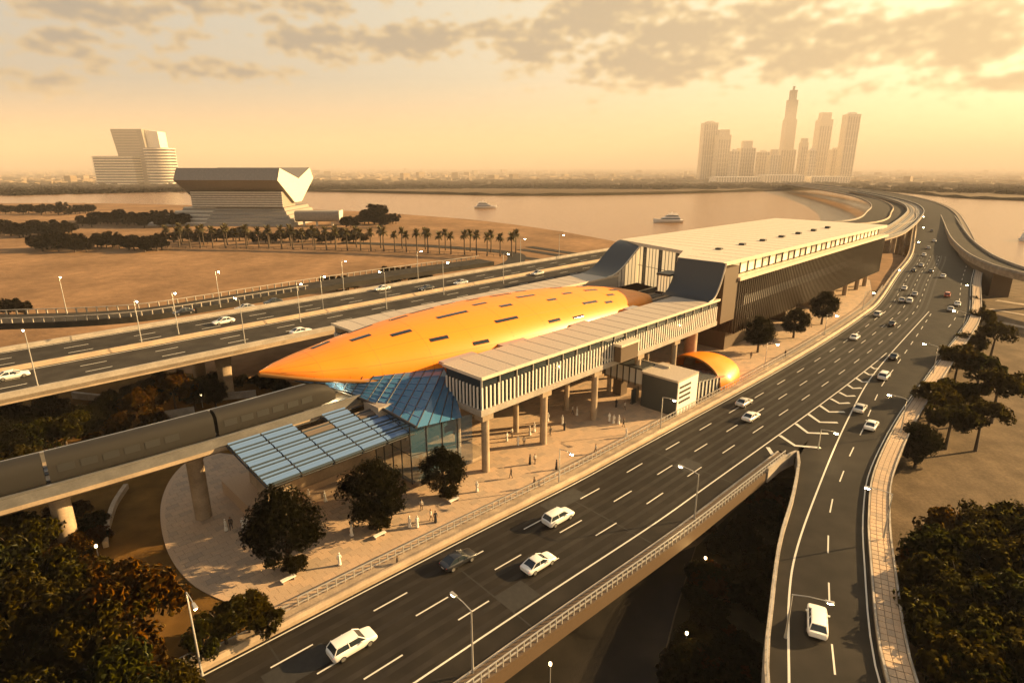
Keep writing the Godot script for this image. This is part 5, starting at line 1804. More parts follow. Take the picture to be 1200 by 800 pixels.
		plant("bank_tree", q[2], label, "tree", "tree belt on the sand", at(q[0], q[1], LOW + 6.0) * Vector3(1, 0, 1) + Vector3(0, LOW, 0), q[3])
	# low planting between the roads
	for k in 46:
		var px := rng.randf_range(780, 915)
		var py := rng.randf_range(580, 815)
		if px < 812 - (py - 640) * 0.16: continue
		if px > 922 - (py - 560) * 0.07: continue
		plant("bridge_shrub", "bush" if k % 4 else "rust_bush", "dark shrub on the ground between the two roads" if k % 4 else "amber leaved shrub on the ground between the two roads", "shrub", "shrubs between the roads", at(px, py, LOW), rng.randf_range(0.9, 1.7))
	for k in 34:
		var px := rng.randf_range(0, 122)
		var py := rng.randf_range(600, 665)
		plant("garden_shrub", "rust_bush" if k % 3 == 0 else "bush", "amber leaved shrub round the railway column" if k % 3 == 0 else "dark green shrub round the railway column", "shrub", "shrubs below the railway", at(px, py, 0.0), rng.randf_range(0.5, 1.0))
	for k in 26:
		var px := rng.randf_range(150, 330)
		plant("hedge_shrub", "bush", "dark shrub in the row below the elevated highway", "shrub", "shrubs under the elevated highway", at(px, 475 - px * 0.07 + rng.randf_range(-4, 4), 0.0), rng.randf_range(0.8, 1.4))

func palms_and_far_trees():
	# palm: tapered trunk and bent fronds
	var m := MB.new()
	m.tube([Vector3(0, -0.2, 0), Vector3(0.1, 4, 0), Vector3(0, 8.6, 0)], [0.34, 0.26, 0.22], 8)
	var stem := m.commit()
	m = MB.new()
	m.coloured = true
	var r := RandomNumberGenerator.new()
	r.seed = 3
	m.col = Color(0.085, 0.066, 0.018)
	for k in 52:
		var a := TAU * k / 52.0 * 3.0 + r.randf() * 0.3
		var rise := r.randf_range(-0.6, 1.9)
		var d := Vector3(cos(a), 0, sin(a))
		var side := Vector3(-sin(a), 0, cos(a))
		var p0 := Vector3.ZERO
		for j in 4:
			var f := (j + 1) / 4.0
			var p1 := d * 2.5 * f / sqrt(1.0 + rise * rise * 0.35) + Vector3.UP * (rise * 2.0 * f - 1.2 * f * f)
			var w0 := 0.55 * (1.0 - absf(j / 4.0 - 0.35))
			var w1 := 0.55 * (1.0 - absf(f - 0.35)) * (0.2 if j == 3 else 1.0)
			m.quad(p0 - side * w0, p0 + side * w0, p1 + side * w1, p1 - side * w1)
			p0 = p1
	var head := m.commit()
	var row := smooth(along([[196, 290], [260, 290.5], [330, 291.5], [400, 293], [470, 295], [540, 298], [600, 301]], 0.0), 6)
	var l := length_of(row)
	var n := 31
	for k in n:
		var w: Vector3 = walk(row, l * k / (n - 1))[0]
		for j in 2:
			if j == 1 and k % 2: continue
			var p := w + Vector3(2.0 * j + rng.randf_range(-0.8, 0.8), 0, -12.0 * j)
			var t := thing("palm_tree", "palm in the front row along the edge of the sandy field" if j == 0 else "palm standing in the second row behind the field edge", "tree", p, "palms along the field")
			part(t, "trunk", stem, M.bark)
			part(t, "crown", head, M.leaf_dark, Vector3(0, 8.5, 0))
			t.rotation.y = rng.randf() * TAU
			t.scale = Vector3.ONE * rng.randf_range(1.05, 1.25)
	# thin fence along the row
	var fb := MB.new(row[0])
	var d := 0.0
	while d < l:
		fb.bx(walk(row, d)[0] + Vector3(0, 0.6, 2.0), Vector3(0.15, 1.2, 0.15))
		d += 4.0
	var fence := thing("field_fence", "thin low fence along the foot of the palm row", "fence", row[0])
	stuff(made(fence, "posts", fb, M.dark_frame))
	fb = MB.new(row[0])
	fb.sweep(row, [Vector2(1.9, 1.1), Vector2(2.1, 1.1), Vector2(2.1, 1.3), Vector2(1.9, 1.3)])
	made(fence, "rail", fb, M.dark_frame)
	# dark trees behind the palms and by the pavilion
	for q in [[205, 425, 281, 286, 24, 0.95, "dark round tree behind the palm row before the museum", "trees behind the palms"], [405, 465, 262, 268, 12, 1.0, "dark round tree beside the white pavilion", "trees by the pavilion"], [430, 446, 258, 263, 3, 1.7, "tall dark tree beside the white pavilion", "tall trees by the pavilion"],
		[0, 108, 249, 252, 17, 1.15, "dark round tree in the straight far row by the creek", "far row of trees"], [110, 218, 258, 264, 22, 1.2, "dark tree in the grove left of the museum", "grove left of the museum"], [95, 210, 262, 267, 12, 1.1, "olive tree at the near side of the grove left of museum", "near side of the museum grove"], [0, 85, 272, 279, 20, 1.15, "dark tree in the clump at the field's left edge", "clump at the field edge"], [42, 190, 289, 296, 24, 1.0, "dark tree in the belt along the field corner", "belt at the field corner"],
		[386, 416, 339, 341, 5, 0.75, "round tree alone on the near side of the field", "trees by the elevated highway"], [455, 500, 330, 334, 7, 0.8, "round tree close to the elevated highway edge", "trees at the highway edge"], [0, 30, 366, 371, 4, 0.7, "dark tree by the slip road bend", "trees by the slip road"]]:
		for k in q[4]:
			var f: float = (k + rng.randf_range(-0.2, 0.2)) / maxf(q[4] - 1, 1)
			plant("field_tree", "far_a" if k % 3 else "far_b", q[6], "tree", q[7], at(lerpf(q[0], q[1], f), rng.randf_range(q[2], q[3]), 0.0), q[5] * rng.randf_range(0.8, 1.15))

# ---------------------------------------------------------------- railings
func railing(label: String, path: Array, height: float, gap: float, mt: String, slim := 0.06):
	var base: Vector3 = path[0]
	var t := thing("railing", label, "railing", base)
	var l := length_of(path)
	for h in [height, height * 0.5]:
		var m := MB.new(base)
		m.sweep(path, [Vector2(-slim, h - slim), Vector2(slim, h - slim), Vector2(slim, h + slim), Vector2(-slim, h + slim)])
		made(t, "rail", m, M[mt])
	var m := MB.new(base)
	var d := 0.0
	while d < l:
		var w := walk(path, d)
		var side: Vector3 = w[1].cross(Vector3.UP)
		m.obox(w[0] + Vector3(0, height / 2 - 0.05, 0), side * slim * 1.1, Vector3(0, height / 2 + 0.05, 0), -w[1] * slim * 1.1)
		d += gap
	stuff(made(t, "posts", m, M[mt]))
func railings():
	var n0 := nearest(lane, at(350, 717, 0.0))
	var n1 := nearest(lane, at(1030, 340, 0.0))
	railing("tall pale post fence between plaza paving and highway parapet", section(shifted(lane, -9.65, -0.25), n0, n1, 4.0), 1.5, 1.1, "galvanised", 0.05)
	railing("thin fence above the highway parapet beside the verge trees", section(shifted(lane, -9.4, -0.1), 10.0, n0 - 1.0, 4.0), 1.2, 1.6, "galvanised", 0.045)
	var join := nearest(lane, Vector3(43, 0.3, -100))
	railing("white post railing along the right edge of highway bridge", section(shifted(lane, 11.3, 0.22), 0, join - 8.0, 4.0), 1.15, 0.9, "galvanised", 0.055)
	railing("thin railing on the inner parapet of the slip road", section(shifted(ramp_left, -0.25, 0.8), 10, nearest(ramp_left, Vector3(44.8, 0.3, -82)), 3.0), 0.5, 1.6, "galvanised", 0.04)

# ---------------------------------------------------------------- cars
func car_body(suv: bool) -> Dictionary:
	# front towards -Z, on the ground at y = 0; returns part meshes
	var o := {}
	var l := 4.75 if suv else 4.6
	var w := 0.96 if suv else 0.91
	# stations: z, half width factor, bottom, shoulder
	var st := [[-0.5, 0.78, 0.40, 0.58], [-0.488, 0.88, 0.30, 0.70], [-0.45, 0.95, 0.24, 0.79], [-0.36, 0.985, 0.22, 0.86], [-0.22, 1.0, 0.22, 0.96], [0.05, 1.0, 0.22, 0.99], [0.28, 1.0, 0.22, 1.0], [0.42, 0.98, 0.25, 1.0], [0.475, 0.92, 0.32, 0.97], [0.5, 0.80, 0.46, 0.88]]
	var hi := 1.10 if suv else 0.94
	var rows := []
	for q in st:
		var row := []
		var z: float = q[0] * l
		var hw: float = q[1] * w
		var b: float = q[2]
		var t: float = q[3] * hi
		for p in [[-0.86, b], [-1.0, lerpf(b, t, 0.35)], [-1.0, lerpf(b, t, 0.72)], [-0.93, lerpf(b, t, 0.94)], [-0.78, t], [0.0, t + 0.03], [0.78, t], [0.93, lerpf(b, t, 0.94)], [1.0, lerpf(b, t, 0.72)], [1.0, lerpf(b, t, 0.35)], [0.86, b]]: row.append(Vector3(p[0] * hw, p[1], z))
		rows.append(row)
	var m := MB.new()
	m.grid(rows)
	for e in [0, rows.size() - 1]:
		var r: Array = rows[e]
		for k in range(1, r.size() - 1):
			if e == 0: m.tri(r[0], r[k], r[k + 1])
			else: m.tri(r[0], r[k + 1], r[k])
	var under: Array = [rows[0][0], rows[0][10]]
	for k in rows.size() - 1: m.quad(rows[k][10], rows[k][0], rows[k + 1][0], rows[k + 1][10])
	o.body = m.commit()
	# greenhouse: glass block with a painted roof and pillars
	var zf := -0.235 * l if not suv else -0.245 * l
	var zb := 0.395 * l if not suv else 0.468 * l
	var tf := zf + (0.98 if not suv else 0.80)
	var tb := zb - (0.90 if not suv else 0.42)
	var y0 := hi * 0.97
	var y1 := 1.40 if not suv else 1.66
	var wb := w * 0.86
	var wt := w * 0.68
	var lo := [Vector3(-wb, y0, zb), Vector3(wb, y0, zb), Vector3(wb, y0, zf), Vector3(-wb, y0, zf)]
	var up := [Vector3(-wt, y1, tb), Vector3(wt, y1, tb), Vector3(wt, y1, tf), Vector3(-wt, y1, tf)]
	for k in 4:
		m = MB.new()
		var j := (k + 1) % 4
		m.quad(lo[k], lo[j], up[j], up[k])
		o[["rear_window", "side_window_right", "windscreen", "side_window_left"][k]] = m.commit()
	rows = []
	for a in 6:
		var f := a / 5.0
		var z := lerpf(tf - 0.08, tb + 0.08, f)
		var bow := 0.06 * (1.0 - pow(2 * f - 1, 2))
		rows.append([Vector3(-wt - 0.05, y1 - 0.06, z), Vector3(-wt * 0.9, y1 + 0.02 + bow * 0.7, z), Vector3(0, y1 + 0.04 + bow, z), Vector3(wt * 0.9, y1 + 0.02 + bow * 0.7, z), Vector3(wt + 0.05, y1 - 0.06, z)])
	m = MB.new()
	m.grid(rows)
	m.quad(rows[0][0], rows[0][4], rows[0][3], rows[0][1])
	m.quad(rows[5][4], rows[5][0], rows[5][1], rows[5][3])
	o.roof = m.commit()
	o.pillars = []
	for k in 4:
		m = MB.new()
		m.tube([lo[k], up[k]], [0.06, 0.05], 6)
		o.pillars.append(m.commit())
	for s in [-1, 1]:
		var zb2 := lerpf(zf, zb, 0.52)
		m = MB.new()
		m.tube([Vector3(s * (wb + 0.005), y0, zb2), Vector3(s * (wt + 0.005), y1, lerpf(tf, tb, 0.5))], [0.05], 5)
		o.pillars.append(m.commit())
	# wheel with rim
	m = MB.new()
	m.tube([Vector3(-0.11, 0, 0), Vector3(-0.09, 0, 0), Vector3(0.09, 0, 0), Vector3(0.11, 0, 0)], [0.28, 0.34, 0.34, 0.28], 18)
	o.tyre = m.commit()
	m = MB.new()
	m.tube([Vector3(-0.118, 0, 0), Vector3(0.118, 0, 0)], [0.21], 12)
	o.rim = m.commit()
	o.l = l; o.w = w; o.hi = hi
	m = MB.new(); m.bx(Vector3.ZERO, Vector3(0.34, 0.12, 0.16)); o.lamp = m.commit()
	m = MB.new(); m.bx(Vector3.ZERO, Vector3(0.22, 0.13, 0.14)); o.mirror = m.commit()
	m = MB.new(); m.bx(Vector3.ZERO, Vector3(1.0, 0.16, 0.06)); o.grille = m.commit()
	m = MB.new(); m.bx(Vector3.ZERO, Vector3(0.5, 0.12, 0.03)); o.plate = m.commit()
	return o
func make_car(d: Dictionary, paint: String, label: String, group: String) -> Node3D:
	var t := thing("car", label, "car", Vector3.ZERO, group)
	part(t, "body", d.body, M[paint])
	part(t, "roof", d.roof, M[paint])
	for q in d.pillars: part(t, "pillar", q, M[paint])
	for w in ["windscreen", "rear_window", "side_window_left", "side_window_right"]: part(t, w, d[w], M.dark_glass)
	for s in [-1, 1]:
		for z in [-0.30, 0.30]:
			var wh := part(t, "wheel", d.tyre, M.tyre, Vector3(s * (d.w - 0.1), 0.34, z * d.l))
			part(wh, "rim", d.rim, M.steel)
		part(t, "headlight", d.lamp, M.headlight_glow, Vector3(s * d.w * 0.62, 0.60 * d.hi, -d.l * 0.474))
		part(t, "taillight", d.lamp, M.taillight_glow, Vector3(s * d.w * 0.64, 0.76 * d.hi, d.l * 0.476))
		part(t, "mirror", d.mirror, M[paint], Vector3(s * (d.w + 0.06), d.hi * 1.02, -d.l * 0.12))
	part(t, "grille", d.grille, M.plastic_black, Vector3(0, 0.52 * d.hi, -d.l * 0.487))
	part(t, "number_plate", d.plate, M.fin_white, Vector3(0, 0.6 * d.hi, d.l * 0.497))
	return t
func drive(car: Node3D, path: Array, p: Vector3, back: bool):
	var w := walk(path, nearest(path, p))
	var f: Vector3 = -w[1] if back else w[1]
	car.basis = Basis.looking_at(f, Vector3.UP)
	car.position = Vector3(p.x, w[0].y + 0.002, p.z)
func cars():
	var sedan := car_body(false)
	var suv := car_body(true)
	var list := [
		[413, 760, 1, "car_white", "white SUV on the highway close to the round plaza end", 0], [537, 660, 0, "car_dark", "dark saloon car beside the plaza parapet", 0], [631, 664, 0, "car_white", "white saloon car in the lane next to the bridge edge line", 0], [654, 610, 1, "car_white", "white SUV passing the gallery columns", 0],
		[880, 491, 0, "car_white", "white saloon car level with the golden hood", 0], [872, 474, 0, "car_silver", "silver car next to parapet by the golden hood", 0],
		[1002, 397, 0, "car_white", "white car on the highway beside the louvred hall", 1], [1046, 381, 0, "car_dark", "dark car on the highway below the louvred hall's far end", 1], [1029, 370, 1, "car_silver", "silver SUV close to the parapet past the forecourt trees", 1], [1057, 353, 0, "car_silver", "silver car in dense traffic near the hall's far end", 2], [1066, 354, 1, "car_white", "white car in dense traffic near the hall's far end", 2], [1072, 346, 0, "car_silver", "silver car in dense traffic near the hall's far end", 2], [1060, 339, 0, "car_white", "white car in dense traffic near the hall's far end", 2], [1071, 318, 0, "car_dark", "dark car far along the highway before the bridge", 3], [1080, 312, 0, "car_silver", "silver car far along the highway before the bridge", 3], [1091, 319, 0, "car_dark", "dark car far along the highway before the bridge", 3], [1083, 300, 0, "car_white", "white car far along the highway before the bridge", 3], [1088, 292, 0, "car_silver", "silver car far along the highway before the bridge", 3], [1095, 284, 0, "car_white", "white car far along the highway before the bridge", 3], [1092, 272, 0, "car_dark", "dark car far along the highway before the bridge", 3]]
	for q in list:
		var c := make_car(suv if q[2] else sedan, q[3], q[4], "cars on the main road")
		var p := at(q[0], q[1], 0.3)
		var w := walk(lane, nearest(lane, p))
		if q[5] > 1:
			p = at(q[0], q[1], w[0].y)
			w = walk(lane, nearest(lane, p))
			p = at(q[0], q[1], w[0].y)
		drive(c, lane, p, false)
	for q in [[957, 733, 1, "car_white", "white SUV on the near bend of the slip road"], [1021, 501, 0, "car_white", "white car on the slip road beside the chevron tip"], [1008, 481, 0, "car_silver", "silver car on slip road next to the chevrons"], [1048, 420, 0, "car_dark", "dark car where the slip road joins the highway"], [1036, 443, 1, "car_white", "white SUV beside the last small chevrons"], [1114, 364, 0, "car_silver", "silver car close to the footway's sharp bend"], [1110, 348, 1, "car_red", "red car near the footway bend"], [1122, 358, 0, "car_white", "white car touching the outer lane by the footway bend"], [1105, 327, 0, "car_white", "white car on the outer lanes before the creek ramp"]]:
		var c := make_car(suv if q[2] else sedan, q[3], q[4], "cars on the slip road")
		drive(c, ramp_right, at(q[0], q[1], 0.3), false)
	var hw := smooth([ST(-140, -130, 11.56), ST(0, -130, 11.56), ST(80, -130.5, 11.56), ST(250, -131, 11.56), ST(340, -130, 11.56)], 6)
	for q in [[15, 443, "car_white", "white car at the outer lane of the elevated highway by the first lamp"], [262, 379, "car_white", "white car in the middle of the elevated highway above the pillar"], [287, 363, "car_silver", "silver car in the back lanes of elevated highway"], [353, 391, "car_white", "white car in the near lane before the far gallery"], [215, 368, "car_dark", "dark car in the back lanes of elevated highway"], [320, 356, "car_dark", "dark car in the back lanes of elevated highway"], [500, 340, "car_dark", "dark car on the elevated highway behind the golden shell"], [540, 333, "car_silver", "silver car on the elevated highway behind the golden shell"], [630, 322, "car_silver", "silver car on the elevated highway behind the golden shell"], [448, 340, "car_white", "white car on the elevated highway behind the golden shell"]]:
		var c := make_car(sedan, q[2], q[3], "cars on the elevated highway")
		drive(c, hw, at(q[0], q[1], 11.56), q[1] < 380)

# ---------------------------------------------------------------- train
func train():
	# four rounded cars on the near track, nose at the station's glass front
	var track := shifted(rail, 2.05, 0.32)
	var nose := nearest(track, ST(39.5, -77.4, 11.9))
	var t := thing("metro_train", "grey metro train with rounded roof arriving at the station", "train", walk(track, nose)[0])
	var base: Vector3 = t.position
	for c in 4:
		var d1 := nose - c * 17.4
		var d0 := d1 - 17.0
		var rows := []
		var n := 14
		for a in n + 1:
			var f := float(a) / n
			var w := walk(track, lerpf(d0, d1, f))
			var side: Vector3 = w[1].cross(Vector3.UP)
			var k := 1.0
			if c == 0 and f > 0.72: k = sqrt(maxf(1.0 - pow((f - 0.72) / 0.285, 2.4), 0.0))
			var row := []
			for q in [[-1.25, 0.45], [-1.42, 0.9], [-1.42, 2.3], [-1.3, 3.0], [-0.9, 3.45], [0.0, 3.62], [0.9, 3.45], [1.3, 3.0], [1.42, 2.3], [1.42, 0.9], [1.25, 0.45]]:
				row.append(w[0] + side * q[0] * (0.35 + 0.65 * k) + Vector3.UP * (0.45 + (q[1] - 0.45) * (0.30 + 0.70 * k)))
			rows.append(row)
		rows.reverse()
		var m := MB.new(base)
		m.grid(rows)
		for e in [0, rows.size() - 1]:
			var r: Array = rows[e]
			for k in range(1, r.size() - 1):
				if e == 0: m.tri(r[0], r[k], r[k + 1])
				else: m.tri(r[0], r[k + 1], r[k])
		var body := made(t, "carriage", m, M.train_grey)
		for s in [-1.0, 1.0]:
			for k in 6:
				var w := walk(track, d0 + 1.6 + k * 2.1)
				var side: Vector3 = w[1].cross(Vector3.UP)
				m = MB.new(base)
				m.obox(w[0] + side * s * 1.43 + Vector3.UP * 1.95, side * 0.02, Vector3.UP * 0.42, -w[1] * 0.8)
				made(body, "window", m, M.plastic_black)
		for k in 2:
			var w := walk(track, d0 + 4.0 + k * 9.0)
			m = MB.new(base)
			m.obox(w[0] + Vector3.UP * 0.25, w[1].cross(Vector3.UP) * 1.1, Vector3.UP * 0.22, -w[1] * 1.4)
			made(body, "bogie", m, M.plastic_black)
		if c == 0:
			var w := walk(track, d1 - 0.25)
			for s in [-0.45, 0.45]:
				m = MB.new(base)
				m.tube([w[0] + w[1].cross(Vector3.UP) * s + Vector3.UP * 0.95 - w[1] * 0.3, w[0] + w[1].cross(Vector3.UP) * s + Vector3.UP * 0.95 + w[1] * 0.12], [0.16], 10)
				made(body, "headlight", m, M.lamp_glow)
			var hl := OmniLight3D.new()
			hl.name = "headlight_beam"
			hl.light_color = Color(1, 0.88, 0.66)
			hl.light_energy = 6.0
			hl.omni_range = 60.0
			hl.omni_attenuation = 2.0
			hl.light_size = 0.2
			hl.shadow_enabled = true
			t.add_child(hl, true)
			hl.position = w[0] + w[1] * 0.6 + Vector3.UP * 0.95 - base

# ---------------------------------------------------------------- lamps
var lamp_parts := []
func lamp_post(label: String, group: String, p: Vector3, facing: Vector3, height := 10.0, lit := true, arm := 2.3):
	var t := thing("street_lamp", label, "street lamp", p, group)
	facing.y = 0
	t.basis = Basis.looking_at(facing.normalized(), Vector3.UP)
	var m := MB.new()
	m.tube([Vector3(0, -0.2, 0), Vector3(0, 0.5, 0), Vector3(0, height, 0)], [0.16, 0.11, 0.065], 8)
	part(t, "pole", m.commit(), M.galvanised)
	m = MB.new()
	m.tube([Vector3(0, height - 0.05, 0), Vector3(0, height + 0.18, -arm * 0.5), Vector3(0, height + 0.2, -arm)], [0.06, 0.05, 0.045], 6)
	part(t, "arm", m.commit(), M.galvanised)
	m = MB.new()
	m.hexa([Vector3(-0.16, height + 0.1, -arm + 0.15), Vector3(0.16, height + 0.1, -arm + 0.15), Vector3(0.2, height + 0.12, -arm - 0.65), Vector3(-0.2, height + 0.12, -arm - 0.65), Vector3(-0.1, height + 0.26, -arm + 0.15), Vector3(0.1, height + 0.26, -arm + 0.15), Vector3(0.14, height + 0.24, -arm - 0.6), Vector3(-0.14, height + 0.24, -arm - 0.6)])
	var head := part(t, "lamp_head", m.commit(), M.galvanised)
	m = MB.new()
	var c := Vector3(0, height + 0.06, -arm - 0.3)
	m.tube([c + Vector3(0, 0, 0.3), c + Vector3(0, 0, 0.22), c + Vector3(0, 0, -0.22), c + Vector3(0, 0, -0.3)], [0.05, 0.15, 0.15, 0.05], 10)
	part(head, "lamp_glass", m.commit(), M.lamp_glow)
	if lit:
		var o := OmniLight3D.new()
		o.name = "lamp_light"
		o.light_color = Color(1, 0.84, 0.58)
		o.light_energy = 5.0
		o.omni_range = 60.0
		o.omni_attenuation = 2.0
		o.light_size = 0.15
		o.shadow_enabled = true
		t.add_child(o, true)
		o.position = c + Vector3(0, -0.28, 0)
func lamps():
	var cross := func(p: Vector3) -> Vector3: return walk(lane, nearest(lane, p))[1].cross(Vector3.UP)
	# along the plaza fence: arms over the highway
	for q in [[655, 569, "street lamp at the plaza fence before the gallery columns"], [774, 503, "street lamp in front of the dark box tower"], [896, 431, "street lamp at the fence past the golden hood"], [966, 394, "street lamp at the fence by the farthest forecourt tree"], [1011, 364, "street lamp at the fence near the hall's far end"], [1043, 334, "street lamp at the fence beyond the hall"]]:
		var p := at(q[0], q[1], 0.3)
		lamp_post(q[2], "lamps along the plaza fence", p, cross.call(p), 6.0 if q[0] < 700 else 6.2, true, 2.0)
	var p0 := at(236, 789, 0.8)
	lamp_post("street lamp at the parapet above the grove", "lamps along the plaza fence", p0, cross.call(p0), 9.0, true)
	# on the kerb walk of the bridge edge
	for q in [[554, 788, "street lamp on the kerb walk at the bridge railing, close to the white cars"], [814, 607, "street lamp on the kerb walk short of the rounded nose"]]:
		var p := at(q[0], q[1], 0.5)
		lamp_post(q[2], "lamps on the bridge edge", p, -cross.call(p), 7.0 if q[0] < 700 else 6.6, true, 2.4)
	var pn := at(959, 526, 0.3)
	lamp_post("street lamp on the chevron tip behind the rounded nose", "lamps at the gore", pn, cross.call(pn), 3.6, true, 2.0)
	# along the footway
	for d in [[1036, 628, "street lamp standing on the footway's straight part"], [1056, 505, "street lamp on the footway at the curve's start"], [1094, 436, "street lamp on the footway beside the tree belt"], [1127, 391, "street lamp on the footway before its sharp bend"], [1141, 356, "street lamp on the footway's sharp bend"]]:
		var p := at(d[0], d[1], 1.2)
		var w := walk(ramp_right, nearest(ramp_right, p))
		lamp_post(d[2], "lamps on the footway", p, -w[1].cross(Vector3.UP), 6.0, true, 2.4)
	var pr := at(921, 745, 0.8)
	lamp_post("street lamp on the inner parapet of slip road", "lamps on the slip road", pr, walk(ramp_right, nearest(ramp_right, pr))[1].cross(Vector3.UP), 5.0, true, 3.0)
	# far lamps towards the bridge
	for k in 3:
		var w := walk(lane, nearest(lane, Vector3(190, 2, -275)) + k * 60.0)
		var s: Vector3 = w[1].cross(Vector3.UP)
		lamp_post("distant street lamp on the station side before the creek bridge", "far lamps", w[0] - s * 7.7 + Vector3(0, 0.4, 0), s, 9.0, false)
	# elevated highway: far edge, median, near edge
	var dir := ST(0, 1, 0)
	for q in [[44, 453, 1, "lamp at the near edge of elevated highway above the grove"], [287, 403, 1, "lamp at the near edge of elevated highway above the flared pillar"], [453, 362, 1, "lamp at the near edge of elevated highway by the far gallery end"], [166, 403, 0, "lamp on the median of elevated highway"], [209, 391, 0, "lamp on the median of elevated highway"], [352, 377, 0, "lamp on the median of elevated highway"], [379, 366, 0, "lamp on the median of elevated highway"], [520, 345, 0, "lamp on the median of elevated highway"], [590, 332, 0, "lamp on the median of elevated highway"], [403, 343, -1, "lamp at the back edge of elevated highway"], [258, 359, -1, "lamp at the back edge of elevated highway"], [78, 367, -1, "lamp at the slip road rail beside the sandy field"], [490, 328, -1, "lamp at the back edge of elevated highway"], [610, 309, -1, "lamp at the back edge of elevated highway"], [655, 303, -1, "lamp at the back edge of elevated highway"]]:
		var p := at(q[0], q[1], 11.6)
		lamp_post(q[3], "lamps of the elevated highway", p, -dir if q[2] == 1 else dir, 9.0, q[0] < 420, 1.8)
	# park bollard lights low in the planting
	for q in [[136, 479, 0.0], [172, 457, 0.0], [235, 463, 0.0], [22, 510, 0.0], [827, 654, LOW], [805, 742, LOW], [645, 778, LOW], [112, 640, 0.0]]:
		var p := at(q[0], q[1], q[2] + 2.6)
		var b := Vector3(p.x, q[2], p.z)
		var t := thing("garden_lamp", "small glowing garden lamp among the shrubs", "lamp", b, "garden lamps")
		var m := MB.new()
		m.tube([Vector3(0, -0.1, 0), Vector3(0, 2.45, 0)], [0.06], 8)
		part(t, "post", m.commit(), M.galvanised)
		m = MB.new()
		m.tube([Vector3(0, 2.45, 0), Vector3(0, 2.5, 0), Vector3(0, 2.75, 0), Vector3(0, 2.82, 0)], [0.06, 0.15, 0.15, 0.05], 10)
		part(t, "lamp_globe", m.commit(), M.globe_glow)
		var o := OmniLight3D.new()
		o.name = "lamp_light"
		o.light_color = Color(1, 0.8, 0.5)
		o.light_energy = 2.0
		o.omni_range = 30.0
		o.omni_attenuation = 2.0
		o.light_size = 0.15
		o.shadow_enabled = true
		t.add_child(o, true)
		o.position = Vector3(0, 3.05, 0)

# ---------------------------------------------------------------- boats
func boats():
	for q in [[569, 244, 0.0, 27.0, "white motor yacht on the creek beyond the palms", true], [783, 260.5, PI, 27.0, "larger white yacht on the creek left of the hall roof", true], [1203, 281, 0.6, 20.0, "small boat on the water right of the creek ramp", false]]:
		var p := at(q[0], q[1], LOW + 0.1)
		var t := thing("yacht", q[4], "boat", p, "boats on the creek")
		t.rotation.y = q[2] + 0.05
		var l: float = q[3]
		var rows := []
		for a in 13:
			var f := a / 12.0
			var w := l * 0.12 * pow(maxf(1.0 - pow(f, 2.6), 0.0), 0.7)
			var top := l * (0.085 + 0.05 * f * f)
			var x := (f - 0.5) * l
			var row := []
			for b in [[-1.0, top], [-0.92, top * 0.45], [-0.55, -0.25], [0.0, -0.4], [0.55, -0.25], [0.92, top * 0.45], [1.0, top]]: row.append(Vector3(x + (0.0 if b[1] < 1 else f * l * 0.02), b[1], b[0] * w))
			rows.append(row)
		var m := MB.new()
		m.grid(rows)
		for a in 12: m.quad(rows[a][6], rows[a + 1][6], rows[a + 1][0], rows[a][0])
		m.quad(rows[0][0], rows[0][2], rows[0][4], rows[0][6])
		part(t, "hull", m.commit(), M.hull_white)
		var h := l * 0.09
		for s in [[-0.40, 0.26, 0.095, 0.085, h], [-0.34, 0.12, 0.08, 0.075, h + l * 0.085]]:
			m = MB.new()
			var y0: float = s[4]
			var y1: float = y0 + s[3] * l
			var a0: float = s[0] * l
			var a1: float = s[1] * l
			var w: float = s[2] * l
			m.hexa([Vector3(a0, y0, w), Vector3(a1, y0, w), Vector3(a1, y0, -w), Vector3(a0, y0, -w), Vector3(a0 + 0.3, y1, w * 0.85), Vector3(a1 - l * 0.09, y1, w * 0.85), Vector3(a1 - l * 0.09, y1, -w * 0.85), Vector3(a0 + 0.3, y1, -w * 0.85)])
			var deck := part(t, "cabin", m.commit(), M.hull_white)
			m = MB.new()
			m.hexa([Vector3(a0 + 0.5, y0 + l * 0.025, w + 0.02), Vector3(a1 - l * 0.02, y0 + l * 0.025, w + 0.02), Vector3(a1 - l * 0.02, y0 + l * 0.025, -w - 0.02), Vector3(a0 + 0.5, y0 + l * 0.025, -w - 0.02), Vector3(a0 + 0.7, y0 + l * 0.062, w * 0.92 + 0.02), Vector3(a1 - l * 0.06, y0 + l * 0.062, w * 0.92 + 0.02), Vector3(a1 - l * 0.06, y0 + l * 0.062, -w * 0.92 - 0.02), Vector3(a0 + 0.7, y0 + l * 0.062, -w * 0.92 - 0.02)])
			part(deck, "window_band", m.commit(), M.dark_glass)
		m = MB.new()
		m.bx(Vector3(-0.16 * l, h + l * 0.2, 0), Vector3(l * 0.3, l * 0.015, l * 0.15))
		m.tube([Vector3(-0.1 * l, h + l * 0.16, 0), Vector3(-0.12 * l, h + l * 0.27, 0)], [l * 0.008], 6)
		part(t, "top_canopy", m.commit(), M.hull_white)

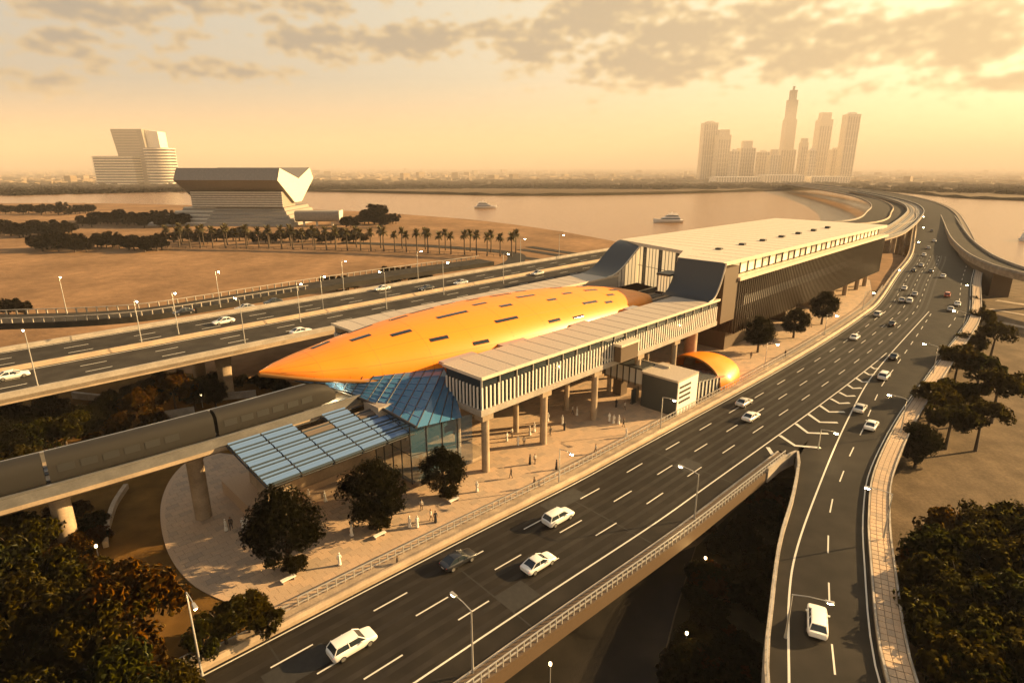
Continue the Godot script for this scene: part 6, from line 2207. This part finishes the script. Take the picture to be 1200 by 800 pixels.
# ---------------------------------------------------------------- people
func figure(bones: Array, cell: float, skin: Callable) -> ArrayMesh:
	# smooth union of tapered capsules [a, b, ra, rb], meshed as surface nets
	var lo := Vector3(1e9, 1e9, 1e9)
	var hi := -lo
	for b in bones:
		var r: float = maxf(b[2], b[3]) + cell * 2
		for p in [b[0], b[1]]:
			lo = lo.min(p - Vector3.ONE * r)
			hi = hi.max(p + Vector3.ONE * r)
	var n := Vector3i(((hi - lo) / cell).ceil()) + Vector3i.ONE
	var f := PackedFloat32Array()
	f.resize(n.x * n.y * n.z)
	for z in n.z:
		for y in n.y:
			for x in n.x:
				var p := lo + Vector3(x, y, z) * cell
				var d := 1e9
				for b in bones:
					var e: Vector3 = b[1] - b[0]
					var t := clampf((p - b[0]).dot(e) / maxf(e.length_squared(), 1e-9), 0, 1)
					var q: float = (p - b[0] - e * t).length() - lerpf(b[2], b[3], t)
					var k: float = 0.045
					var hh := clampf(0.5 + 0.5 * (d - q) / k, 0, 1)
					d = lerpf(d, q, hh) - k * hh * (1.0 - hh) if d < 1e8 else q
				f[(z * n.y + y) * n.x + x] = d
	var id := PackedInt32Array()
	id.resize(f.size())
	id.fill(-1)
	var m := MB.new()
	m.coloured = true
	var step := [1, n.x, n.x * n.y]
	for z in n.z - 1:
		for y in n.y - 1:
			for x in n.x - 1:
				var o := (z * n.y + y) * n.x + x
				var sum := Vector3.ZERO
				var cnt := 0
				for axis in 3:
					for u in 2:
						for v in 2:
							var a := Vector3i.ZERO
							a[(axis + 1) % 3] = u
							a[(axis + 2) % 3] = v
							var i0: int = o + a.x * step[0] + a.y * step[1] + a.z * step[2]
							var i1: int = i0 + step[axis]
							if (f[i0] < 0) != (f[i1] < 0):
								var w := Vector3(a)
								w[axis] += f[i0] / (f[i0] - f[i1])
								sum += w
								cnt += 1
				if cnt:
					var p := lo + (Vector3(x, y, z) + sum / cnt) * cell
					var nn := Vector3(f[o + 1] - f[o], f[o + n.x] - f[o], f[o + n.x * n.y] - f[o]).normalized()
					m.col = skin.call(p)
					id[o] = m.put(p, nn)
	for z in range(1, n.z - 1):
		for y in range(1, n.y - 1):
			for x in range(1, n.x - 1):
				var o := (z * n.y + y) * n.x + x
				for axis in 3:
					var i1: int = o + step[axis]
					if (f[o] < 0) == (f[i1] < 0): continue
					var s1: int = step[(axis + 1) % 3]
					var s2: int = step[(axis + 2) % 3]
					var q := [id[o], id[o - s1], id[o - s1 - s2], id[o - s2]]
					if q.min() < 0: continue
					if f[o] > 0: q.reverse()
					m.i.append_array([q[0], q[2], q[1], q[0], q[3], q[2]])
	return m.commit()
func person_bones(robe: bool, stride: float) -> Array:
	var b := []
	b.append([Vector3(0, 1.60, -0.01), Vector3(0, 1.70, 0.0), 0.085, 0.095])          # head
	b.append([Vector3(0, 1.60, -0.095), Vector3(0, 1.63, -0.10), 0.018, 0.014])         # nose
	b.append([Vector3(0, 1.42, 0.02), Vector3(0, 1.56, 0.0), 0.06, 0.055])              # neck
	b.append([Vector3(-0.15, 1.38, 0.02), Vector3(0.15, 1.38, 0.02), 0.085, 0.085])     # shoulders
	b.append([Vector3(0, 1.32, 0.02), Vector3(0, 0.98, 0.0), 0.15, 0.14])               # trunk
	if robe:
		b.append([Vector3(0, 1.0, 0), Vector3(0, 0.12, 0.01), 0.15, 0.215])
		b.append([Vector3(0.05, 0.2, -0.08 - stride * 0.3), Vector3(0.05, 0.05, -0.14 - stride * 0.4), 0.12, 0.06])
		b.append([Vector3(-0.07, 0.2, 0.08 + stride * 0.3), Vector3(-0.07, 0.05, 0.06 + stride * 0.4), 0.13, 0.06])
	else:
		for s in [-1, 1]:
			var hip := Vector3(0.09 * s, 0.92, 0)
			var knee := Vector3(0.1 * s, 0.5, -0.06 - stride * 0.35 * s)
			var ankle := Vector3(0.1 * s, 0.09, -0.0 - stride * 0.7 * s)
			b.append([hip, knee, 0.095, 0.065])
			b.append([knee, ankle, 0.062, 0.045])
			b.append([ankle + Vector3(0, -0.03, 0.03), ankle + Vector3(0, -0.045, -0.15), 0.045, 0.035])
	for s in [-1, 1]:
		var sh := Vector3(0.19 * s, 1.36, 0.02)
		var el := Vector3(0.25 * s, 1.10, 0.05 + stride * 0.2 * s)
		var wr := Vector3(0.24 * s, 0.87, -0.04 + stride * 0.35 * s)
		b.append([sh, el, 0.06, 0.048])
		b.append([el, wr, 0.047, 0.035])
		b.append([wr, wr + Vector3(0, -0.14, -0.03), 0.038, 0.022])
		b.append([wr + Vector3(0, -0.03, -0.02), wr + Vector3(-0.02 * s, -0.09, -0.06), 0.016, 0.012])
	return b
func people():
	var skin := Color(0.32, 0.17, 0.09)
	var wear := func(cloth: Color, lower: Color, cover: bool) -> Callable:
		return func(p: Vector3) -> Color:
			if p.y > 1.53: return cloth if cover and (p.z > -0.02 or p.y > 1.74) else skin
			if p.y < 0.93 and absf(p.x) > 0.2 and p.y > 0.6: return skin
			if p.y < 0.08: return Color(0.05, 0.035, 0.025)
			return lower if p.y < 0.95 else cloth
	var white := Color(0.70, 0.66, 0.58)
	var black := Color(0.015, 0.015, 0.017)
	var kinds := {
		"robe": [figure(person_bones(true, 0.1), 0.034, wear.call(white, white, false)), "person in a long white robe"],
		"walk": [figure(person_bones(true, 0.35), 0.034, wear.call(white, white, false)), "person striding in a long white robe"],
		"abaya": [figure(person_bones(true, 0.12), 0.034, wear.call(black, black, true)), "person in a long black robe"],
		"suit": [figure(person_bones(false, 0.3), 0.034, wear.call(Color(0.08, 0.06, 0.045), Color(0.03, 0.03, 0.035), false)), "person in dark clothes walking"],
		"light": [figure(person_bones(false, 0.25), 0.034, wear.call(Color(0.5, 0.44, 0.36), Color(0.12, 0.09, 0.06), false)), "person in pale shirt walking"]}
	var cap := MB.new()
	var rows := []
	for a in 7:
		var row := []
		for b in 14:
			var th := PI * 0.62 * a / 6.0
			var ph := -TAU * b / 14.0
			row.append(Vector3(sin(th) * cos(ph) * 0.112, 1.665 + cos(th) * 0.128, 0.012 + sin(th) * sin(ph) * 0.118 + (0.02 if th > 1.3 and sin(ph) < 0 else 0.0)))
		rows.append(row)
	cap.grid(rows, true)
	var cap_mesh := cap.commit()
	var places := [[265, 622, "robe", "at the foot of the railway column"], [271, 620, "suit", "at the foot of the railway column"], [285, 620, "walk", "at the foot of the railway column"], [289, 620, "robe", "at the foot of the railway column"], [302, 646, "abaya", "left of the tree at the plaza's round end"], [362, 586, "robe", "beside the slatted canopy plinth"], [381, 588, "walk", "beside the slatted canopy plinth"], [412, 628, "walk", "left of the tallest plaza tree"], [413, 620, "light", "left of the tallest plaza tree"], [398, 662, "robe", "alone on the open paving by the fence"], [466, 665, "suit", "close to the plaza fence"],
		[480, 618, "robe", "right of the tallest plaza tree"], [489, 618, "robe", "right of the tallest plaza tree"], [494, 598, "light", "right of the tallest plaza tree"], [505, 610, "light", "in a pair by the smallest plaza tree"], [510.5, 612, "abaya", "in a pair by the smallest plaza tree"], [546, 534, "suit", "behind the smallest plaza tree"], [559, 576, "robe", "beside the first gallery column"], [594, 517, "robe", "between the first two gallery columns"], [600, 512, "light", "between the first two gallery columns"], [607, 522, "walk", "between the first two gallery columns"], [614, 522, "light", "between the first two gallery columns"], [621, 510, "robe", "close to the second gallery column"], [626, 506, "walk", "close to the second gallery column"], [642, 494, "robe", "behind the second gallery column"], [645, 510, "suit", "right of the second gallery column"], [659, 497, "robe", "in a pair past the second gallery column"], [661.5, 504, "abaya", "in a pair past the second gallery column"],
		[671, 485, "light", "left of the third gallery column"], [676, 487, "robe", "left of the third gallery column"], [714, 494, "robe", "in the group before the box tower"], [719, 496, "walk", "in the group before the box tower"], [725, 497, "robe", "in the group before the box tower"], [731, 500, "suit", "in the group before the box tower"], [722, 477, "abaya", "under the link bridge"], [732, 480, "light", "under the link bridge"], [734, 512, "robe", "between box tower and plaza fence"], [621, 544, "abaya", "in a pair on the sunlit paving"], [627, 543, "light", "in a pair on the sunlit paving"], [599, 560, "suit", "on the sunlit paving in front of the columns"], [652, 550, "abaya", "at the foot of the plaza fence lamp"], [626, 571, "suit", "close to the fence in front of the gallery"], [698, 531, "light", "close to the fence left of the box tower"], [770, 470, "light", "behind the box tower"], [842, 428, "suit", "on the forecourt left of the golden hood"], [880, 420, "suit", "under the nearest forecourt tree"], [920, 418, "abaya", "beside the fence below the forecourt trees"]]
	for q in places:
		var k: Array = kinds[q[2]]
		var t := thing("person", k[1] + " " + q[3], "person", at(q[0], q[1], 0.04), "people on the plaza")
		part(t, "body", k[0], M.person_coat)
		part(t, "headscarf" if q[2] in ["robe", "walk", "abaya"] else "hair", cap_mesh, M[{"robe": "cloth_white", "walk": "cloth_white", "abaya": "cloth_black", "suit": "cloth_brown", "light": "cloth_brown"}[q[2]]])
		t.rotation.y = rng.randf() * TAU
		t.scale = Vector3.ONE * rng.randf_range(0.96, 1.05)

func small_things():
	# information pillar and benches near the columns
	for q in [[742, 472, "dark upright information pillar under the link bridge"]]:
		var p := at(q[0], q[1], 0.04)
		var t := thing("information_pillar", q[2], "sign", p)
		var m := MB.new()
		m.bx(Vector3(0, 1.5, 0), Vector3(1.3, 3.0, 0.3))
		part(t, "panel", m.commit(), M.slate_sheet)
		m = MB.new()
		m.bx(Vector3(0, 0.06, 0), Vector3(1.6, 0.14, 0.6))
		part(t, "foot", m.commit(), M.dark_frame)
		t.rotation.y = PI / 4
	for q in [[330, 678], [437, 626], [524, 585]]:
		var p := at(q[0] + 8, q[1] + 3, 0.04)
		var t := thing("bench", "small pale bench beside a plaza tree", "bench", p, "benches by the plaza trees")
		var m := MB.new()
		m.bx(Vector3(0, 0.43, 0), Vector3(1.7, 0.1, 0.5))
		part(t, "seat", m.commit(), M.fin_white)
		for e in [-0.65, 0.65]:
			m = MB.new()
			m.bx(Vector3(e, 0.19, 0), Vector3(0.12, 0.38, 0.42))
			part(t, "leg", m.commit(), M.pale_concrete)
		t.rotation.y = PI / 4
